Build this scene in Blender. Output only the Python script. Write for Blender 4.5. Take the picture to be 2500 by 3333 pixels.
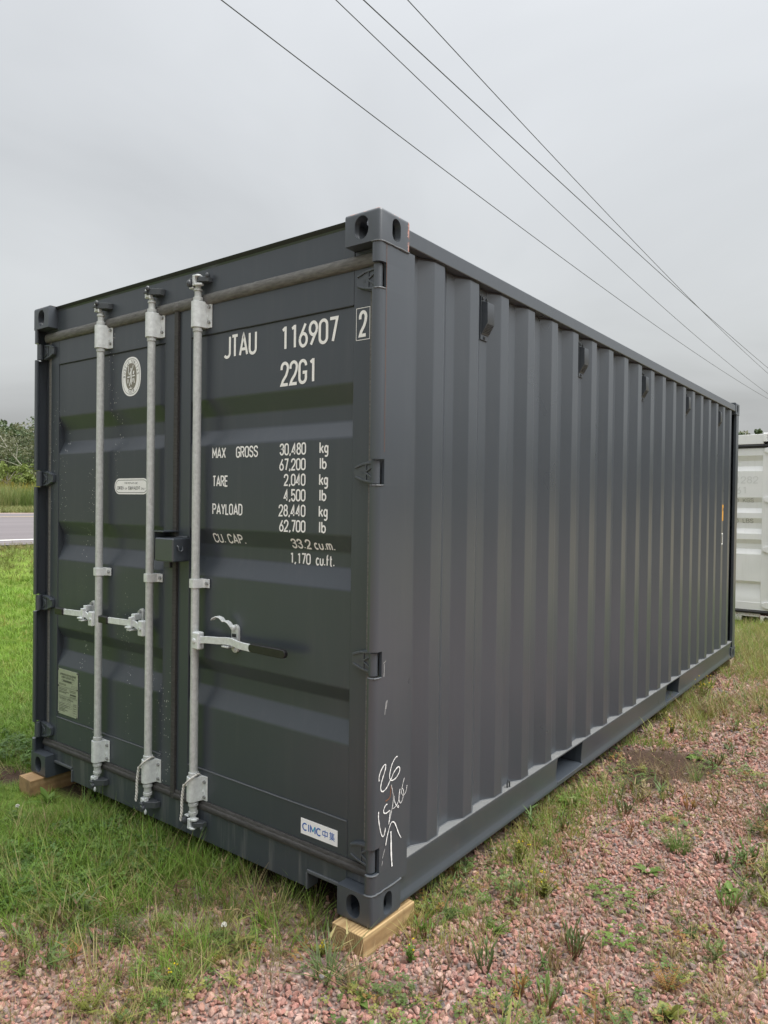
import bpy, bmesh, math, random
import numpy as np
from mathutils import Matrix, Vector
R = math.radians
rng = random.Random(7)
nrs = np.random.RandomState(11)

# ------------------------------------------------------------------ camera, sky, sun, exposure
scene = bpy.context.scene
for o in list(bpy.data.objects):
    bpy.data.objects.remove(o)
COL = scene.collection
cam_d = bpy.data.cameras.new('camera')
cam = bpy.data.objects.new('camera', cam_d)
COL.objects.link(cam)
cam_d.sensor_fit = 'VERTICAL'
cam_d.sensor_height = 36.0
cam_d.lens = 25.356
cam_d.clip_end = 3000
cam_d.clip_start = 0.05
M = Matrix(((0.79724, -0.01811, 0.60339, 1.5704), (0.60352, 0.00228, -0.79735, -2.0309),
            (0.01307, 0.99983, 0.01275, 1.6201), (0, 0, 0, 1)))
cam.matrix_world = M
scene.camera = cam
scene.render.resolution_x = 768
scene.render.resolution_y = 1024

SUN_EL, SUN_AZ = 58.0, 108.0          # degrees; azimuth from -Y towards +X
sun_from = Vector((math.sin(R(SUN_AZ)) * math.cos(R(SUN_EL)), -math.cos(R(SUN_AZ)) * math.cos(R(SUN_EL)), math.sin(R(SUN_EL))))
sd = bpy.data.lights.new('sun', 'SUN')
sun = bpy.data.objects.new('sun', sd)
COL.objects.link(sun)
sd.energy = 1.5
sd.angle = R(40)
sd.color = (1.0, 0.985, 0.96)
sun.rotation_euler = sun_from.to_track_quat('Z', 'Y').to_euler()

world = bpy.data.worlds.new('World')
scene.world = world
world.use_nodes = True
wn, wl = world.node_tree.nodes, world.node_tree.links
wn.clear()
def N(nodes, t, **kw):
    n = nodes.new(t)
    for k, v in kw.items():
        if k == 'inp':
            for kk, vv in v.items():
                n.inputs[kk].default_value = vv
        else:
            setattr(n, k, v)
    return n
w_out = N(wn, 'ShaderNodeOutputWorld')
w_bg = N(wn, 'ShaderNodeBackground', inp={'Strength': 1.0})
w_tc = N(wn, 'ShaderNodeTexCoord')
w_sep = N(wn, 'ShaderNodeSeparateXYZ')
wl.new(w_tc.outputs['Generated'], w_sep.inputs[0])
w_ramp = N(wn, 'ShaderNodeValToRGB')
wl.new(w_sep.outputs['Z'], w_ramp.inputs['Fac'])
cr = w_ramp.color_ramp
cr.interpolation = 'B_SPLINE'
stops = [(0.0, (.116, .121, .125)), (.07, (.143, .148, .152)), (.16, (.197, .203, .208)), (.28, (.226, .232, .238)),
         (.62, (.230, .236, .245)), (.80, (.60, .612, .63)), (1.0, (1.25, 1.265, 1.29))]  # overhead stops raised far past the visible overcast to light the ground
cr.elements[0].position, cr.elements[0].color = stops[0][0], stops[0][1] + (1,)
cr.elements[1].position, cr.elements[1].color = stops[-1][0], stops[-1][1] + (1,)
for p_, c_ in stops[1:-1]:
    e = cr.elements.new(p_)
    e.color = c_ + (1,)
# layered cloud: noise on the plane the cloud deck lies in
w_mx = N(wn, 'ShaderNodeMath', operation='MAXIMUM', inp={1: 0.06})
wl.new(w_sep.outputs['Z'], w_mx.inputs[0])
w_ad = N(wn, 'ShaderNodeMath', operation='ADD', inp={1: 0.12})
wl.new(w_mx.outputs[0], w_ad.inputs[0])
w_dv = N(wn, 'ShaderNodeVectorMath', operation='DIVIDE')
wl.new(w_tc.outputs['Generated'], w_dv.inputs[0])
wl.new(w_ad.outputs[0], w_dv.inputs[1])
w_ns = N(wn, 'ShaderNodeTexNoise', inp={'Scale': .6, 'Detail': 5.0, 'Roughness': .5, 'Distortion': .5})
wl.new(w_dv.outputs[0], w_ns.inputs['Vector'])
w_mr = N(wn, 'ShaderNodeMapRange', inp={'From Min': .3, 'From Max': .7, 'To Min': .82, 'To Max': 1.12})
wl.new(w_ns.outputs['Fac'], w_mr.inputs['Value'])
w_mul = N(wn, 'ShaderNodeVectorMath', operation='SCALE')
wl.new(w_ramp.outputs['Color'], w_mul.inputs[0])
wl.new(w_mr.outputs[0], w_mul.inputs['Scale'])
w_sky = N(wn, 'ShaderNodeTexSky', sky_type='NISHITA', sun_disc=False, sun_elevation=R(SUN_EL), sun_rotation=R(180 - SUN_AZ))
w_sky.air_density = 2.0
w_sky.dust_density = 6.0
w_add = N(wn, 'ShaderNodeVectorMath', operation='MULTIPLY_ADD')
w_add.inputs[1].default_value = (.006, .006, .006)
wl.new(w_sky.outputs[0], w_add.inputs[0])
wl.new(w_mul.outputs[0], w_add.inputs[2])
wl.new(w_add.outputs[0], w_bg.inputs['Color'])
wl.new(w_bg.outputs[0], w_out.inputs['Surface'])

vs = scene.view_settings
vs.view_transform = 'Standard'
vs.look = 'None'
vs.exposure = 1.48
vs.gamma = 1.0
vs.use_curve_mapping = False
scene.render.engine = 'CYCLES'
scene.cycles.max_bounces = 4
scene.cycles.transparent_max_bounces = 8

# ------------------------------------------------------------------ materials
def mat(name):
    m = bpy.data.materials.new(name)
    m.use_nodes = True
    t = m.node_tree
    b = t.nodes['Principled BSDF']
    return m, t.nodes, t.links, b
def rgba(c): return (c[0], c[1], c[2], 1)
def mixcol(n, l, fac, a, b):
    mx = N(n, 'ShaderNodeMix', data_type='RGBA')
    for s, v in ((0, fac), (6, a), (7, b)):
        if hasattr(v, 'is_linked') or hasattr(v, 'links'):
            l.new(v, mx.inputs[s])
        else:
            mx.inputs[s].default_value = rgba(v) if s else v
    return mx.outputs[2]
def noise(n, l, vec, scale, detail=3, rough=.5, dist=0):
    t = N(n, 'ShaderNodeTexNoise', inp={'Scale': scale, 'Detail': detail, 'Roughness': rough, 'Distortion': dist})
    if vec is not None: l.new(vec, t.inputs['Vector'])
    return t.outputs['Fac']
def mapr(n, l, v, a, b, c=0., d=1.):
    t = N(n, 'ShaderNodeMapRange', inp={'From Min': a, 'From Max': b, 'To Min': c, 'To Max': d})
    l.new(v, t.inputs['Value'])
    return t.outputs[0]
def mth(n, l, op, a, b=None):
    t = N(n, 'ShaderNodeMath', operation=op)
    for i, v in enumerate((a, b)):
        if v is None: continue
        if isinstance(v, (int, float)): t.inputs[i].default_value = v
        else: l.new(v, t.inputs[i])
    return t.outputs[0]
def objc(n, l, scale=(1, 1, 1)):
    tc = N(n, 'ShaderNodeTexCoord')
    mp = N(n, 'ShaderNodeMapping')
    mp.inputs['Scale'].default_value = scale
    l.new(tc.outputs['Object'], mp.inputs['Vector'])
    return mp.outputs[0]
def bump(n, l, b, h, strength=.2, dist=.002):
    t = N(n, 'ShaderNodeBump', inp={'Strength': strength, 'Distance': dist})
    l.new(h, t.inputs['Height'])
    l.new(t.outputs[0], b.inputs['Normal'])
MAT = {}
def paint(name, base, dirt, rough=.29, speck=0.0, chips=None, dents=1.0, dust=.12, ior=1.5):
    m, n, l, b = mat(name)
    o1 = objc(n, l)
    big = noise(n, l, o1, 1.7, 4, .6)
    st = noise(n, l, objc(n, l, (16, 16, 1.1)), 1.6, 5, .65)
    fine = noise(n, l, o1, 90, 3, .6)
    c = mixcol(n, l, mapr(n, l, big, .3, .75), base, tuple(x * 1.10 for x in base))
    c = mixcol(n, l, mth(n, l, 'MULTIPLY', mapr(n, l, st, .52, .82), dust), c, dirt)
    c = mixcol(n, l, mapr(n, l, fine, .66, .8, 0, .16), c, dirt)
    if speck:
        v = N(n, 'ShaderNodeTexVoronoi', inp={'Scale': 75.0, 'Randomness': 1.0})
        l.new(o1, v.inputs['Vector'])
        gate = mapr(n, l, noise(n, l, objc(n, l, (5.5, 1, .7)), 1.3, 2), .57, .66)
        near = mth(n, l, 'LESS_THAN', v.outputs['Distance'], speck)
        sep = N(n, 'ShaderNodeSeparateColor')
        l.new(v.outputs['Color'], sep.inputs[0])
        near = mth(n, l, 'MULTIPLY', near, mth(n, l, 'GREATER_THAN', sep.outputs[0], .55))
        c = mixcol(n, l, mth(n, l, 'MULTIPLY', near, gate), c, (.7, .7, .68))
    if chips:
        # flaked paint: primer and rust, strongest by the listed planes of the casting
        sep = N(n, 'ShaderNodeSeparateXYZ')
        l.new(o1, sep.inputs[0])
        e = None
        for ax, pos, wid in chips:
            d_ = mth(n, l, 'ABSOLUTE', mth(n, l, 'SUBTRACT', sep.outputs['XYZ'.index(ax)], pos))
            k = mapr(n, l, d_, 0, wid, 1, 0)
            e = k if e is None else mth(n, l, 'MAXIMUM', e, k)
        nz = noise(n, l, o1, 38, 6, .7)
        f = mapr(n, l, mth(n, l, 'ADD', mth(n, l, 'MULTIPLY', e, .36), nz), .795, .83)
        nz2 = noise(n, l, o1, 55, 4, .6)
        rc = mixcol(n, l, mapr(n, l, nz2, .42, .6), (.30, .085, .035), (.42, .25, .22))
        c = mixcol(n, l, f, c, rc)
    l.new(c, b.inputs['Base Color'])
    rg = mapr(n, l, big, .2, .8, rough - .015, rough + .025)
    l.new(rg, b.inputs['Roughness'])
    b.inputs['IOR'].default_value = ior
    h = mth(n, l, 'ADD', mth(n, l, 'MULTIPLY', fine, .02), mth(n, l, 'MULTIPLY', noise(n, l, o1, 2.6, 1, .4), dents * .6))
    bump(n, l, b, h, .3, .004)
    MAT[name] = m
    return m
GREY = (.0460, .0550, .0665)
DUST = (.15, .152, .155)
paint('grey_paint', GREY, (.10, .103, .107), ior=1.78, rough=.28, dents=.3, dust=.16)
paint('grey_paint_sill', GREY, (.20, .20, .195), ior=1.6, rough=.36, dents=.3, dust=.75)
paint('grey_paint_speckled', GREY, DUST, speck=.17, ior=1.58, rough=.33, dents=.3)
paint('grey_paint_door', GREY, DUST, ior=1.58, rough=.33, dents=.3)
paint('grey_paint_cast', tuple(x * 1.05 for x in GREY), DUST, rough=.42, dents=.4, ior=1.7)
paint('grey_paint_chipped', tuple(x * 1.05 for x in GREY), DUST, rough=.42, dents=.4, ior=1.7,
      chips=[('Y', .178, .026), ('Z', 2.591, .012)])
paint('ledge_paint', (.15, .155, .155), (.24, .235, .22), rough=.65, dust=.7)
paint('weld_paint', (.085, .092, .10), DUST, rough=.5)
paint('dark_cast_paint', (.05, .056, .062), DUST, rough=.38, dents=.3)
paint('white_paint', (.86, .865, .86), (.60, .58, .54), rough=.4, dust=.22)
paint('white_paint_rusty', (.78, .77, .74), (.52, .45, .38), rough=.5,
      chips=[('Z', 0, .05), ('Z', .118, .012), ('X', -.162, .03)])

def simple(name, col, rough=.6, metal=0., nscale=30, var=.25, bmp=.15, stretch=(1, 1, 1), col2=None, spec=.5):
    m, n, l, b = mat(name)
    v = objc(n, l, stretch)
    f = noise(n, l, v, nscale, 5, .62)
    a = tuple(x * (1 - var) for x in col)
    c2 = col2 or tuple(min(1, x * (1 + var)) for x in col)
    l.new(mixcol(n, l, mapr(n, l, f, .3, .72), a, c2), b.inputs['Base Color'])
    b.inputs['Roughness'].default_value = rough
    b.inputs['Metallic'].default_value = metal
    b.inputs['Specular IOR Level'].default_value = spec
    if bmp: bump(n, l, b, f, bmp, .002)
    MAT[name] = m
    return m
simple('galvanised', (.53, .55, .54), .42, .15, 60, .16, .12)
simple('galvanised_bright', (.68, .71, .71), .36, .15, 48, .15, .12)
simple('rubber', (.135, .132, .126), .7, 0, 22, .35, .3, (1.2, 6, 6), spec=.3)
simple('rubber_dark', (.055, .053, .051), .65, 0, 22, .4, .3, (1.2, 6, 6), spec=.35)
simple('bolt_steel', (.33, .335, .33), .45, .4, 40, .2, .1)
simple('black_plastic', (.016, .016, .017), .38, 0, 40, .2, .05)
simple('black_rubber', (.02, .02, .021), .5, 0, 30, .25, .1)
simple('white_lettering', (.90, .90, .88), .55, 0, 60, .06, 0)
simple('white_vinyl', (.92, .92, .92), .35, 0, 30, .04, 0)
simple('chalk_white', (.85, .85, .84), .6, 0, 120, .06, 0)
simple('sticker_ink', (.05, .055, .06), .5, 0, 30, .1, 0)
simple('logo_blue', (.03, .13, .47), .4, 0, 30, .06, 0)
simple('logo_cyan', (.05, .55, .62), .4, 0, 30, .06, 0)
simple('emblem_grey', (.23, .215, .18), .5, 0, 40, .06, 0)
simple('plate_metal', (.44, .46, .37), .42, .3, 40, .08, .05)
simple('plate_ink', (.09, .095, .075), .5, 0, 40, .1, 0)
simple('orange_label', (.72, .36, .05), .5, 0, 60, .1, 0)
simple('rust_streak', (.20, .085, .04), .8, 0, 80, .3, .1)
simple('worn_letter', (.48, .48, .475), .6, 0, 60, .2, 0)
simple('faint_letter', (.76, .765, .755), .6, 0, 60, .06, 0)
simple('rope', (.60, .58, .54), .8, 0, 90, .2, .3)
simple('wire', (.055, .06, .065), .6, .2, 10, .1, 0)
simple('sealant_shade', (.012, .013, .014), .6, 0, 20, .2, .1)  # bead sealant; also paints the shade of header lip and top weld lines
simple('interior_dark', (.02, .02, .02), .9, 0, 20, .2, 0)

def wood(name, c1, c2, cx, cz, stain=.25):
    m, n, l, b = mat(name)
    o = objc(n, l)
    wob = N(n, 'ShaderNodeTexNoise', inp={'Scale': 5.0, 'Detail': 3.0})
    l.new(objc(n, l, (1, .12, 1)), wob.inputs['Vector'])
    sep = N(n, 'ShaderNodeSeparateXYZ')
    l.new(o, sep.inputs[0])
    dx = mth(n, l, 'SUBTRACT', sep.outputs[0], cx)
    dz = mth(n, l, 'SUBTRACT', sep.outputs[2], cz)
    r = mth(n, l, 'SQRT', mth(n, l, 'ADD', mth(n, l, 'MULTIPLY', dx, dx), mth(n, l, 'MULTIPLY', dz, dz)))
    r = mth(n, l, 'ADD', r, mth(n, l, 'MULTIPLY', wob.outputs['Fac'], .045))
    s = mth(n, l, 'SINE', mth(n, l, 'MULTIPLY', r, 560))
    s = mapr(n, l, s, -.4, 1, 0, .8)
    fib = noise(n, l, objc(n, l, (220, 4, 220)), 1, 3, .6)
    blot = noise(n, l, o, 14, 4, .6)
    c = mixcol(n, l, s, c1, c2)
    c = mixcol(n, l, mapr(n, l, fib, .45, .7, 0, .45), c, tuple(x * .62 for x in c1))
    c = mixcol(n, l, mapr(n, l, blot, .5, .75, 0, stain), c, (.13, .085, .045))
    l.new(c, b.inputs['Base Color'])
    b.inputs['Roughness'].default_value = .75
    bump(n, l, b, mth(n, l, 'ADD', s, fib), .35, .0015)
    MAT[name] = m
wood('pine', (.45, .315, .155), (.24, .145, .062), -.03, .045, .5)
wood('pine_weathered', (.40, .26, .13), (.24, .14, .06), -.06, .02, .7)
wood('pine_old', (.33, .25, .18), (.22, .15, .10), -.03, .03, .7)

def leafmat(name, c1, c2, attr=True, rough=.5, trans=.35, vary=True):
    m, n, l, b = mat(name)
    out = n['Material Output']
    if attr:
        at = N(n, 'ShaderNodeAttribute', attribute_type='INSTANCER', attribute_name='tint')
        base = at.outputs['Color']
        if vary:
            base = mixcol(n, l, mapr(n, l, noise(n, l, objc(n, l), 40, 2), .35, .7, 0, .35), base, c2)
    else:
        oi = noise(n, l, objc(n, l), 9, 3, .6)
        base = mixcol(n, l, mapr(n, l, oi, .3, .7), c1, c2)
    l.new(base, b.inputs['Base Color'])
    b.inputs['Roughness'].default_value = rough
    b.inputs['Specular IOR Level'].default_value = .35
    tr = N(n, 'ShaderNodeBsdfTranslucent')
    l.new(base, tr.inputs['Color'])
    ms = N(n, 'ShaderNodeMixShader', inp={0: trans})
    l.new(b.outputs[0], ms.inputs[1])
    l.new(tr.outputs[0], ms.inputs[2])
    l.new(ms.outputs[0], out.inputs['Surface'])
    MAT[name] = m
leafmat('blade', (.1, .2, .03), (.16, .17, .05))
leafmat('leaf', (.1, .2, .03), (.12, .16, .05))
leafmat('weed_green', (.12, .195, .045), (.17, .245, .065), attr=False)
leafmat('weed_dark', (.10, .145, .055), (.15, .19, .07), attr=False)
leafmat('weed_yellow', (.24, .25, .05), (.17, .20, .05), attr=False)
leafmat('weed_bright', (.17, .27, .055), (.12, .20, .045), attr=False)
leafmat('weed_straw', (.42, .33, .17), (.30, .22, .11), attr=False)
leafmat('weed_red', (.27, .12, .075), (.22, .14, .08), attr=False)
leafmat('weed_orange', (.36, .16, .05), (.26, .2, .06), attr=False)
leafmat('petal_yellow', (.78, .62, .03), (.72, .55, .02), attr=False)
leafmat('petal_white', (.75, .74, .68), (.7, .68, .6), attr=False)
leafmat('tree_leaf', (.075, .115, .05), (.105, .135, .065), attr=False, trans=.25)
leafmat('tree_leaf_olive', (.16, .165, .09), (.125, .135, .08), attr=False, trans=.25)
leafmat('bush_leaf', (.19, .24, .06), (.15, .20, .05), attr=False, trans=.3)
leafmat('reed', (.13, .19, .045), (.2, .23, .075))
simple('bark', (.16, .14, .12), .9, 0, 12, .35, .6, (1, 1, .2))
simple('bark_pale', (.36, .345, .30), .8, 0, 12, .2, .4, (1, 1, .2))

def stonemat():
    m, n, l, b = mat('stone')
    at = N(n, 'ShaderNodeAttribute', attribute_type='INSTANCER', attribute_name='tint')
    o = objc(n, l)
    f = noise(n, l, o, 1.6, 4, .7)
    f2 = noise(n, l, o, 7, 3, .7)
    c = mixcol(n, l, mapr(n, l, f, .4, .7, 0, .28), at.outputs['Color'], (.60, .46, .40))
    c = mixcol(n, l, mapr(n, l, f2, .55, .75, 0, .45), c, (.22, .13, .11))
    l.new(c, b.inputs['Base Color'])
    b.inputs['Roughness'].default_value = .85
    b.inputs['Specular IOR Level'].default_value = .25
    bump(n, l, b, f2, .5, .15)
    MAT['stone'] = m
stonemat()

# ------------------------------------------------------------------ mesh helpers
class MB:
    def __init__(s): s.v, s.f = [], []
    def add(s, v, f):
        k = len(s.v)
        s.v += [tuple(map(float, p)) for p in v]
        s.f += [tuple(i + k for i in q) for q in f]
        return s
    def box(s, x0, x1, y0, y1, z0, z1):
        v = [(x, y, z) for z in (z0, z1) for y in (y0, y1) for x in (x0, x1)]
        return s.add(v, [(0, 2, 3, 1), (4, 5, 7, 6), (0, 1, 5, 4), (2, 6, 7, 3), (0, 4, 6, 2), (1, 3, 7, 5)])
    def prism(s, pts, axis, a, b):
        def P(p, t):
            return {'x': (t, p[0], p[1]), 'y': (p[0], t, p[1]), 'z': (p[0], p[1], t)}[axis]
        n = len(pts)
        v = [P(p, a) for p in pts] + [P(p, b) for p in pts]
        f = [(i, (i + 1) % n, (i + 1) % n + n, i + n) for i in range(n)] + [tuple(range(n))[::-1], tuple(range(n, 2 * n))]
        return s.add(v, f)
    def tube(s, path, r, n=8, caps=True):
        path = [Vector(p) for p in path]
        rs = r if isinstance(r, (list, tuple)) else [r] * len(path)
        v, f = [], []
        up = None
        for i, p in enumerate(path):
            d = (path[min(i + 1, len(path) - 1)] - path[max(i - 1, 0)]).normalized()
            if up is None:
                up = Vector((0, 0, 1)) if abs(d.z) < .9 else Vector((1, 0, 0))
            a = d.cross(up).normalized()
            up = a.cross(d).normalized()
            for k in range(n):
                t = 2 * math.pi * k / n
                v.append(p + (a * math.cos(t) + up * math.sin(t)) * rs[i])
        for i in range(len(path) - 1):
            for k in range(n):
                f.append((i * n + k, i * n + (k + 1) % n, (i + 1) * n + (k + 1) % n, (i + 1) * n + k))
        if caps:
            f.append(tuple(range(n))[::-1])
            f.append(tuple(range((len(path) - 1) * n, len(path) * n)))
        return s.add(v, f)
    def cyl(s, p0, p1, r0, r1=None, n=14):
        return s.tube([p0, p1], [r0, r1 if r1 is not None else r0], n)
    def ball(s, c, rx, ry, rz, nu=8, nv=5):
        v = [(c[0], c[1], c[2] - rz)]
        for j in range(1, nv):
            a = math.pi * j / nv - math.pi / 2
            for i in range(nu):
                t = 2 * math.pi * i / nu
                v.append((c[0] + rx * math.cos(a) * math.cos(t), c[1] + ry * math.cos(a) * math.sin(t), c[2] + rz * math.sin(a)))
        v.append((c[0], c[1], c[2] + rz))
        f = [(0, 1 + (i + 1) % nu, 1 + i) for i in range(nu)]
        for j in range(nv - 2):
            for i in range(nu):
                a = 1 + j * nu
                f.append((a + i, a + (i + 1) % nu, a + nu + (i + 1) % nu, a + nu + i))
        a = 1 + (nv - 2) * nu
        f += [(a + i, a + (i + 1) % nu, len(v) - 1) for i in range(nu)]
        return s.add(v, f)
    def mesh(s, name, smooth=35, recalc=True):
        me = bpy.data.meshes.new(name)
        bm = bmesh.new()
        vs_ = [bm.verts.new(p) for p in s.v]
        for q in s.f:
            try: bm.faces.new([vs_[i] for i in q])
            except ValueError: pass
        if recalc: bmesh.ops.recalc_face_normals(bm, faces=bm.faces)
        bm.to_mesh(me)
        bm.free()
        if smooth is not None:
            me.polygons.foreach_set('use_smooth', [True] * len(me.polygons))
            me.set_sharp_from_angle(angle=R(smooth))
        return me
    def build(s, name, material, parent=None, bevel=0, smooth=35, recalc=True, loc=None, segs=2):
        me = s.mesh(name, smooth, recalc)
        return link(name, me, material, parent, bevel, loc, segs)
def link(name, me, material, parent=None, bevel=0, loc=None, segs=2):
    if material and not me.materials: me.materials.append(MAT[material])
    o = bpy.data.objects.new(name, me)
    COL.objects.link(o)
    if parent is not None: o.parent = parent
    if loc: o.location = loc
    if bevel:
        md = o.modifiers.new('bevel', 'BEVEL')
        md.width = bevel
        md.segments = segs
        md.limit_method = 'ANGLE'
        md.angle_limit = R(40)
        md.harden_normals = True
    return o
def flatnormals(o):
    md = o.modifiers.new('wn', 'WEIGHTED_NORMAL')
    md.keep_sharp = True
    md.weight = 100
    return o
def empty(name, loc=(0, 0, 0), rz=0):
    o = bpy.data.objects.new(name, None)
    COL.objects.link(o)
    o.location = loc
    o.rotation_euler = (0, 0, rz)
    o.empty_display_size = .1
    return o
def tag(o, label=None, cat=None, group=None, kind=None):
    for k, v in (('label', label), ('category', cat), ('group', group), ('kind', kind)):
        if v: o[k] = v
    return o
def rect(x0, x1, y0, y1): return [(x0, y0), (x1, y0), (x1, y1), (x0, y1)]
def stadium(cx, cy, w, h, n=8):
    p = []
    if h >= w:
        r = w / 2; d = h / 2 - r
        p += [(cx + r * math.cos(math.pi * i / n), cy + d + r * math.sin(math.pi * i / n)) for i in range(n + 1)]
        p += [(cx + r * math.cos(math.pi + math.pi * i / n), cy - d + r * math.sin(math.pi + math.pi * i / n)) for i in range(n + 1)]
    else:
        p = [(cx + (b - cy), cy + (a - cx)) for a, b in stadium(cx, cy, h, w, n)]
    return p
# ------------------------------------------------------------------ stencil lettering (stroke font, condensed)
def A(cx, cy, rx, ry, a0, a1, n=9):
    return [(cx + rx * math.cos(R(a0 + (a1 - a0) * i / n)), cy + ry * math.sin(R(a0 + (a1 - a0) * i / n))) for i in range(n + 1)]
_sa = [(.80, 1), (.32, .62), (.12, .47)]
_sb = A(.5, .28, .5, .28, 165, -195, 18)
_O = A(.5, .78, .5, .22, 0, 180) + A(.5, .22, .5, .22, 180, 360) + [(1, .78)]
_C = A(.5, .78, .5, .22, -5, 180) + A(.5, .22, .5, .22, 180, 365)
GL = {
 '0': (.42, [_O]), 'O': (.42, [_O]), '1': (.42, [[(.26, .87), (.68, .985)], [(.68, 1.03), (.68, 0)]]),
 '2': (.42, [[(0, .70)] + A(.5, .78, .5, .22, 180, 0) + [(.93, .62), (.72, .42), (.22, .18), (.02, 0), (1, 0)]]),
 '3': (.42, [[(0, .76)] + A(.5, .78, .48, .22, 175, -75) + [(.4, .55)] + A(.5, .28, .5, .28, 75, -175)]),
 '4': (.44, [[(.72, 0), (.72, 1), (0, .25), (1, .25)]]),
 '5': (.42, [[(.95, 1), (.08, 1), (.05, .52)] + A(.5, .30, .5, .32, 130, -170, 14)]),
 '6': (.42, [_sa, _sb]), '9': (.42, [[(1 - x, 1 - y) for x, y in _sa], [(1 - x, 1 - y) for x, y in _sb]]),
 '7': (.40, [[(0, 1), (1, 1), (.42, 0)]]),
 '8': (.42, [A(.5, .77, .42, .23, -90, 270, 18), A(.5, .27, .5, .27, 90, 450, 18)]),
 'A': (.50, [[(0, 0), (.5, 1), (1, 0)], [(.17, .28), (.83, .28)]]),
 'B': (.42, [[(0, 0), (0, 1), (.55, 1)] + A(.55, .77, .4, .23, 90, -90) + [(0, .54)], [(.5, .54)] + A(.55, .27, .45, .27, 90, -90) + [(0, 0)]]),
 'C': (.42, [_C]), 'D': (.42, [[(0, 0), (0, 1), (.45, 1)] + A(.5, .75, .5, .25, 90, 0) + A(.5, .25, .5, .25, 0, -90) + [(0, 0)]]),
 'E': (.36, [[(1, 1), (0, 1), (0, 0), (1, 0)], [(0, .52), (.85, .52)]]), 'F': (.36, [[(1, 1), (0, 1), (0, 0)], [(0, .52), (.85, .52)]]),
 'G': (.42, [A(.5, .78, .5, .22, -5, 180) + A(.5, .22, .5, .22, 180, 360) + [(1, .46), (.5, .46)]]),
 'H': (.42, [[(0, 0), (0, 1)], [(1, 0), (1, 1)], [(0, .52), (1, .52)]]), 'I': (.10, [[(.5, 0), (.5, 1)]]),
 'J': (.36, [[(1, 1), (1, .22)] + A(.45, .2, .55, .2, 0, -150)]),
 'K': (.42, [[(0, 0), (0, 1)], [(1, 1), (0, .4)], [(.3, .58), (1, 0)]]), 'L': (.34, [[(0, 1), (0, 0), (1, 0)]]),
 'M': (.50, [[(0, 0), (0, 1), (.5, .3), (1, 1), (1, 0)]]), 'N': (.44, [[(0, 0), (0, 1), (1, 0), (1, 1)]]),
 'P': (.42, [[(0, 0), (0, 1), (.5, 1)] + A(.52, .75, .48, .25, 90, -90) + [(0, .5)]]),
 'Q': (.42, [_O, [(.55, .25), (1, -.05)]]),
 'R': (.42, [[(0, 0), (0, 1), (.5, 1)] + A(.52, .75, .48, .25, 90, -90) + [(0, .5)], [(.5, .5), (1, 0)]]),
 'S': (.42, [A(.5, .76, .5, .24, 5, 215, 12) + A(.5, .26, .5, .26, 45, -175, 12)]),
 'T': (.38, [[(0, 1), (1, 1)], [(.5, 1), (.5, 0)]]), 'U': (.42, [[(0, 1), (0, .22)] + A(.5, .22, .5, .22, 180, 360) + [(1, 1)]]),
 'V': (.44, [[(0, 1), (.5, 0), (1, 1)]]), 'X': (.44, [[(0, 0), (1, 1)], [(0, 1), (1, 0)]]),
 'Y': (.44, [[(0, 1), (.5, .48), (1, 1)], [(.5, .48), (.5, 0)]]), 'Z': (.4, [[(0, 1), (1, 1), (0, 0), (1, 0)]]),
 'k': (.40, [[(0, 0), (0, 1)], [(.95, .66), (0, .26)], [(.32, .42), (1, 0)]]),
 'g': (.36, [A(.5, .36, .5, .30, 0, 360, 16), [(1, .68), (1, -.1)] + A(.5, -.1, .5, .22, 0, -140)]),
 'l': (.10, [[(.5, 0), (.5, 1)]]), 'b': (.36, [[(0, 1), (0, 0)], A(.5, .31, .5, .31, 180, -180, 16)]),
 'c': (.34, [A(.5, .33, .5, .33, 45, 315, 14)]),
 'u': (.34, [[(0, .66), (0, .2)] + A(.5, .2, .5, .2, 180, 360) + [(1, .66)]]),
 'm': (.52, [[(0, 0), (0, .66)], [(0, .5)] + A(.25, .5, .25, .16, 180, 0) + [(.5, 0)], [(.5, .5)] + A(.75, .5, .25, .16, 180, 0) + [(1, 0)]]),
 'f': (.26, [[(.35, 0), (.35, .8)] + A(.75, .8, .4, .2, 180, 80), [(0, .6), (.95, .6)]]),
 't': (.26, [[(.4, .95), (.4, .15)] + A(.8, .15, .4, .15, 180, 290), [(0, .66), (1, .66)]]),
 ',': (.12, [[(.9, .10), (.1, -.12)]]), '.': (.10, [[(.5, 0), (.5, .12)]]),
}
JIT = [0.]
def ribbon(pts, t):
    """flat band of width t along a 2-D polyline: returns rows of (left, right)"""
    q = [pts[0]]
    for p in pts[1:]:
        d = math.hypot(p[0] - q[-1][0], p[1] - q[-1][1])
        if d < 1e-6: continue
        k = max(1, int(d / .009))
        a = q[-1]
        q += [(a[0] + (p[0] - a[0]) * i / k, a[1] + (p[1] - a[1]) * i / k) for i in range(1, k + 1)]
    rows = []
    n = len(q)
    for i in range(n):
        def nrm(a, b):
            dx, dy = b[0] - a[0], b[1] - a[1]
            L = math.hypot(dx, dy) or 1
            return (-dy / L, dx / L)
        n1 = nrm(q[max(i - 1, 0)], q[max(i, 1)])
        n2 = nrm(q[min(i, n - 2)], q[min(i + 1, n - 1)])
        mx, my = n1[0] + n2[0], n1[1] + n2[1]
        L = math.hypot(mx, my) or 1
        mx, my = mx / L, my / L
        k = t / 2 / max(.55, mx * n1[0] + my * n1[1])
        if JIT[0]: k *= 1 + JIT[0] * (rng.random() - .55) * 2
        rows.append(((q[i][0] + mx * k, q[i][1] + my * k), (q[i][0] - mx * k, q[i][1] - my * k)))
    return rows
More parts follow.
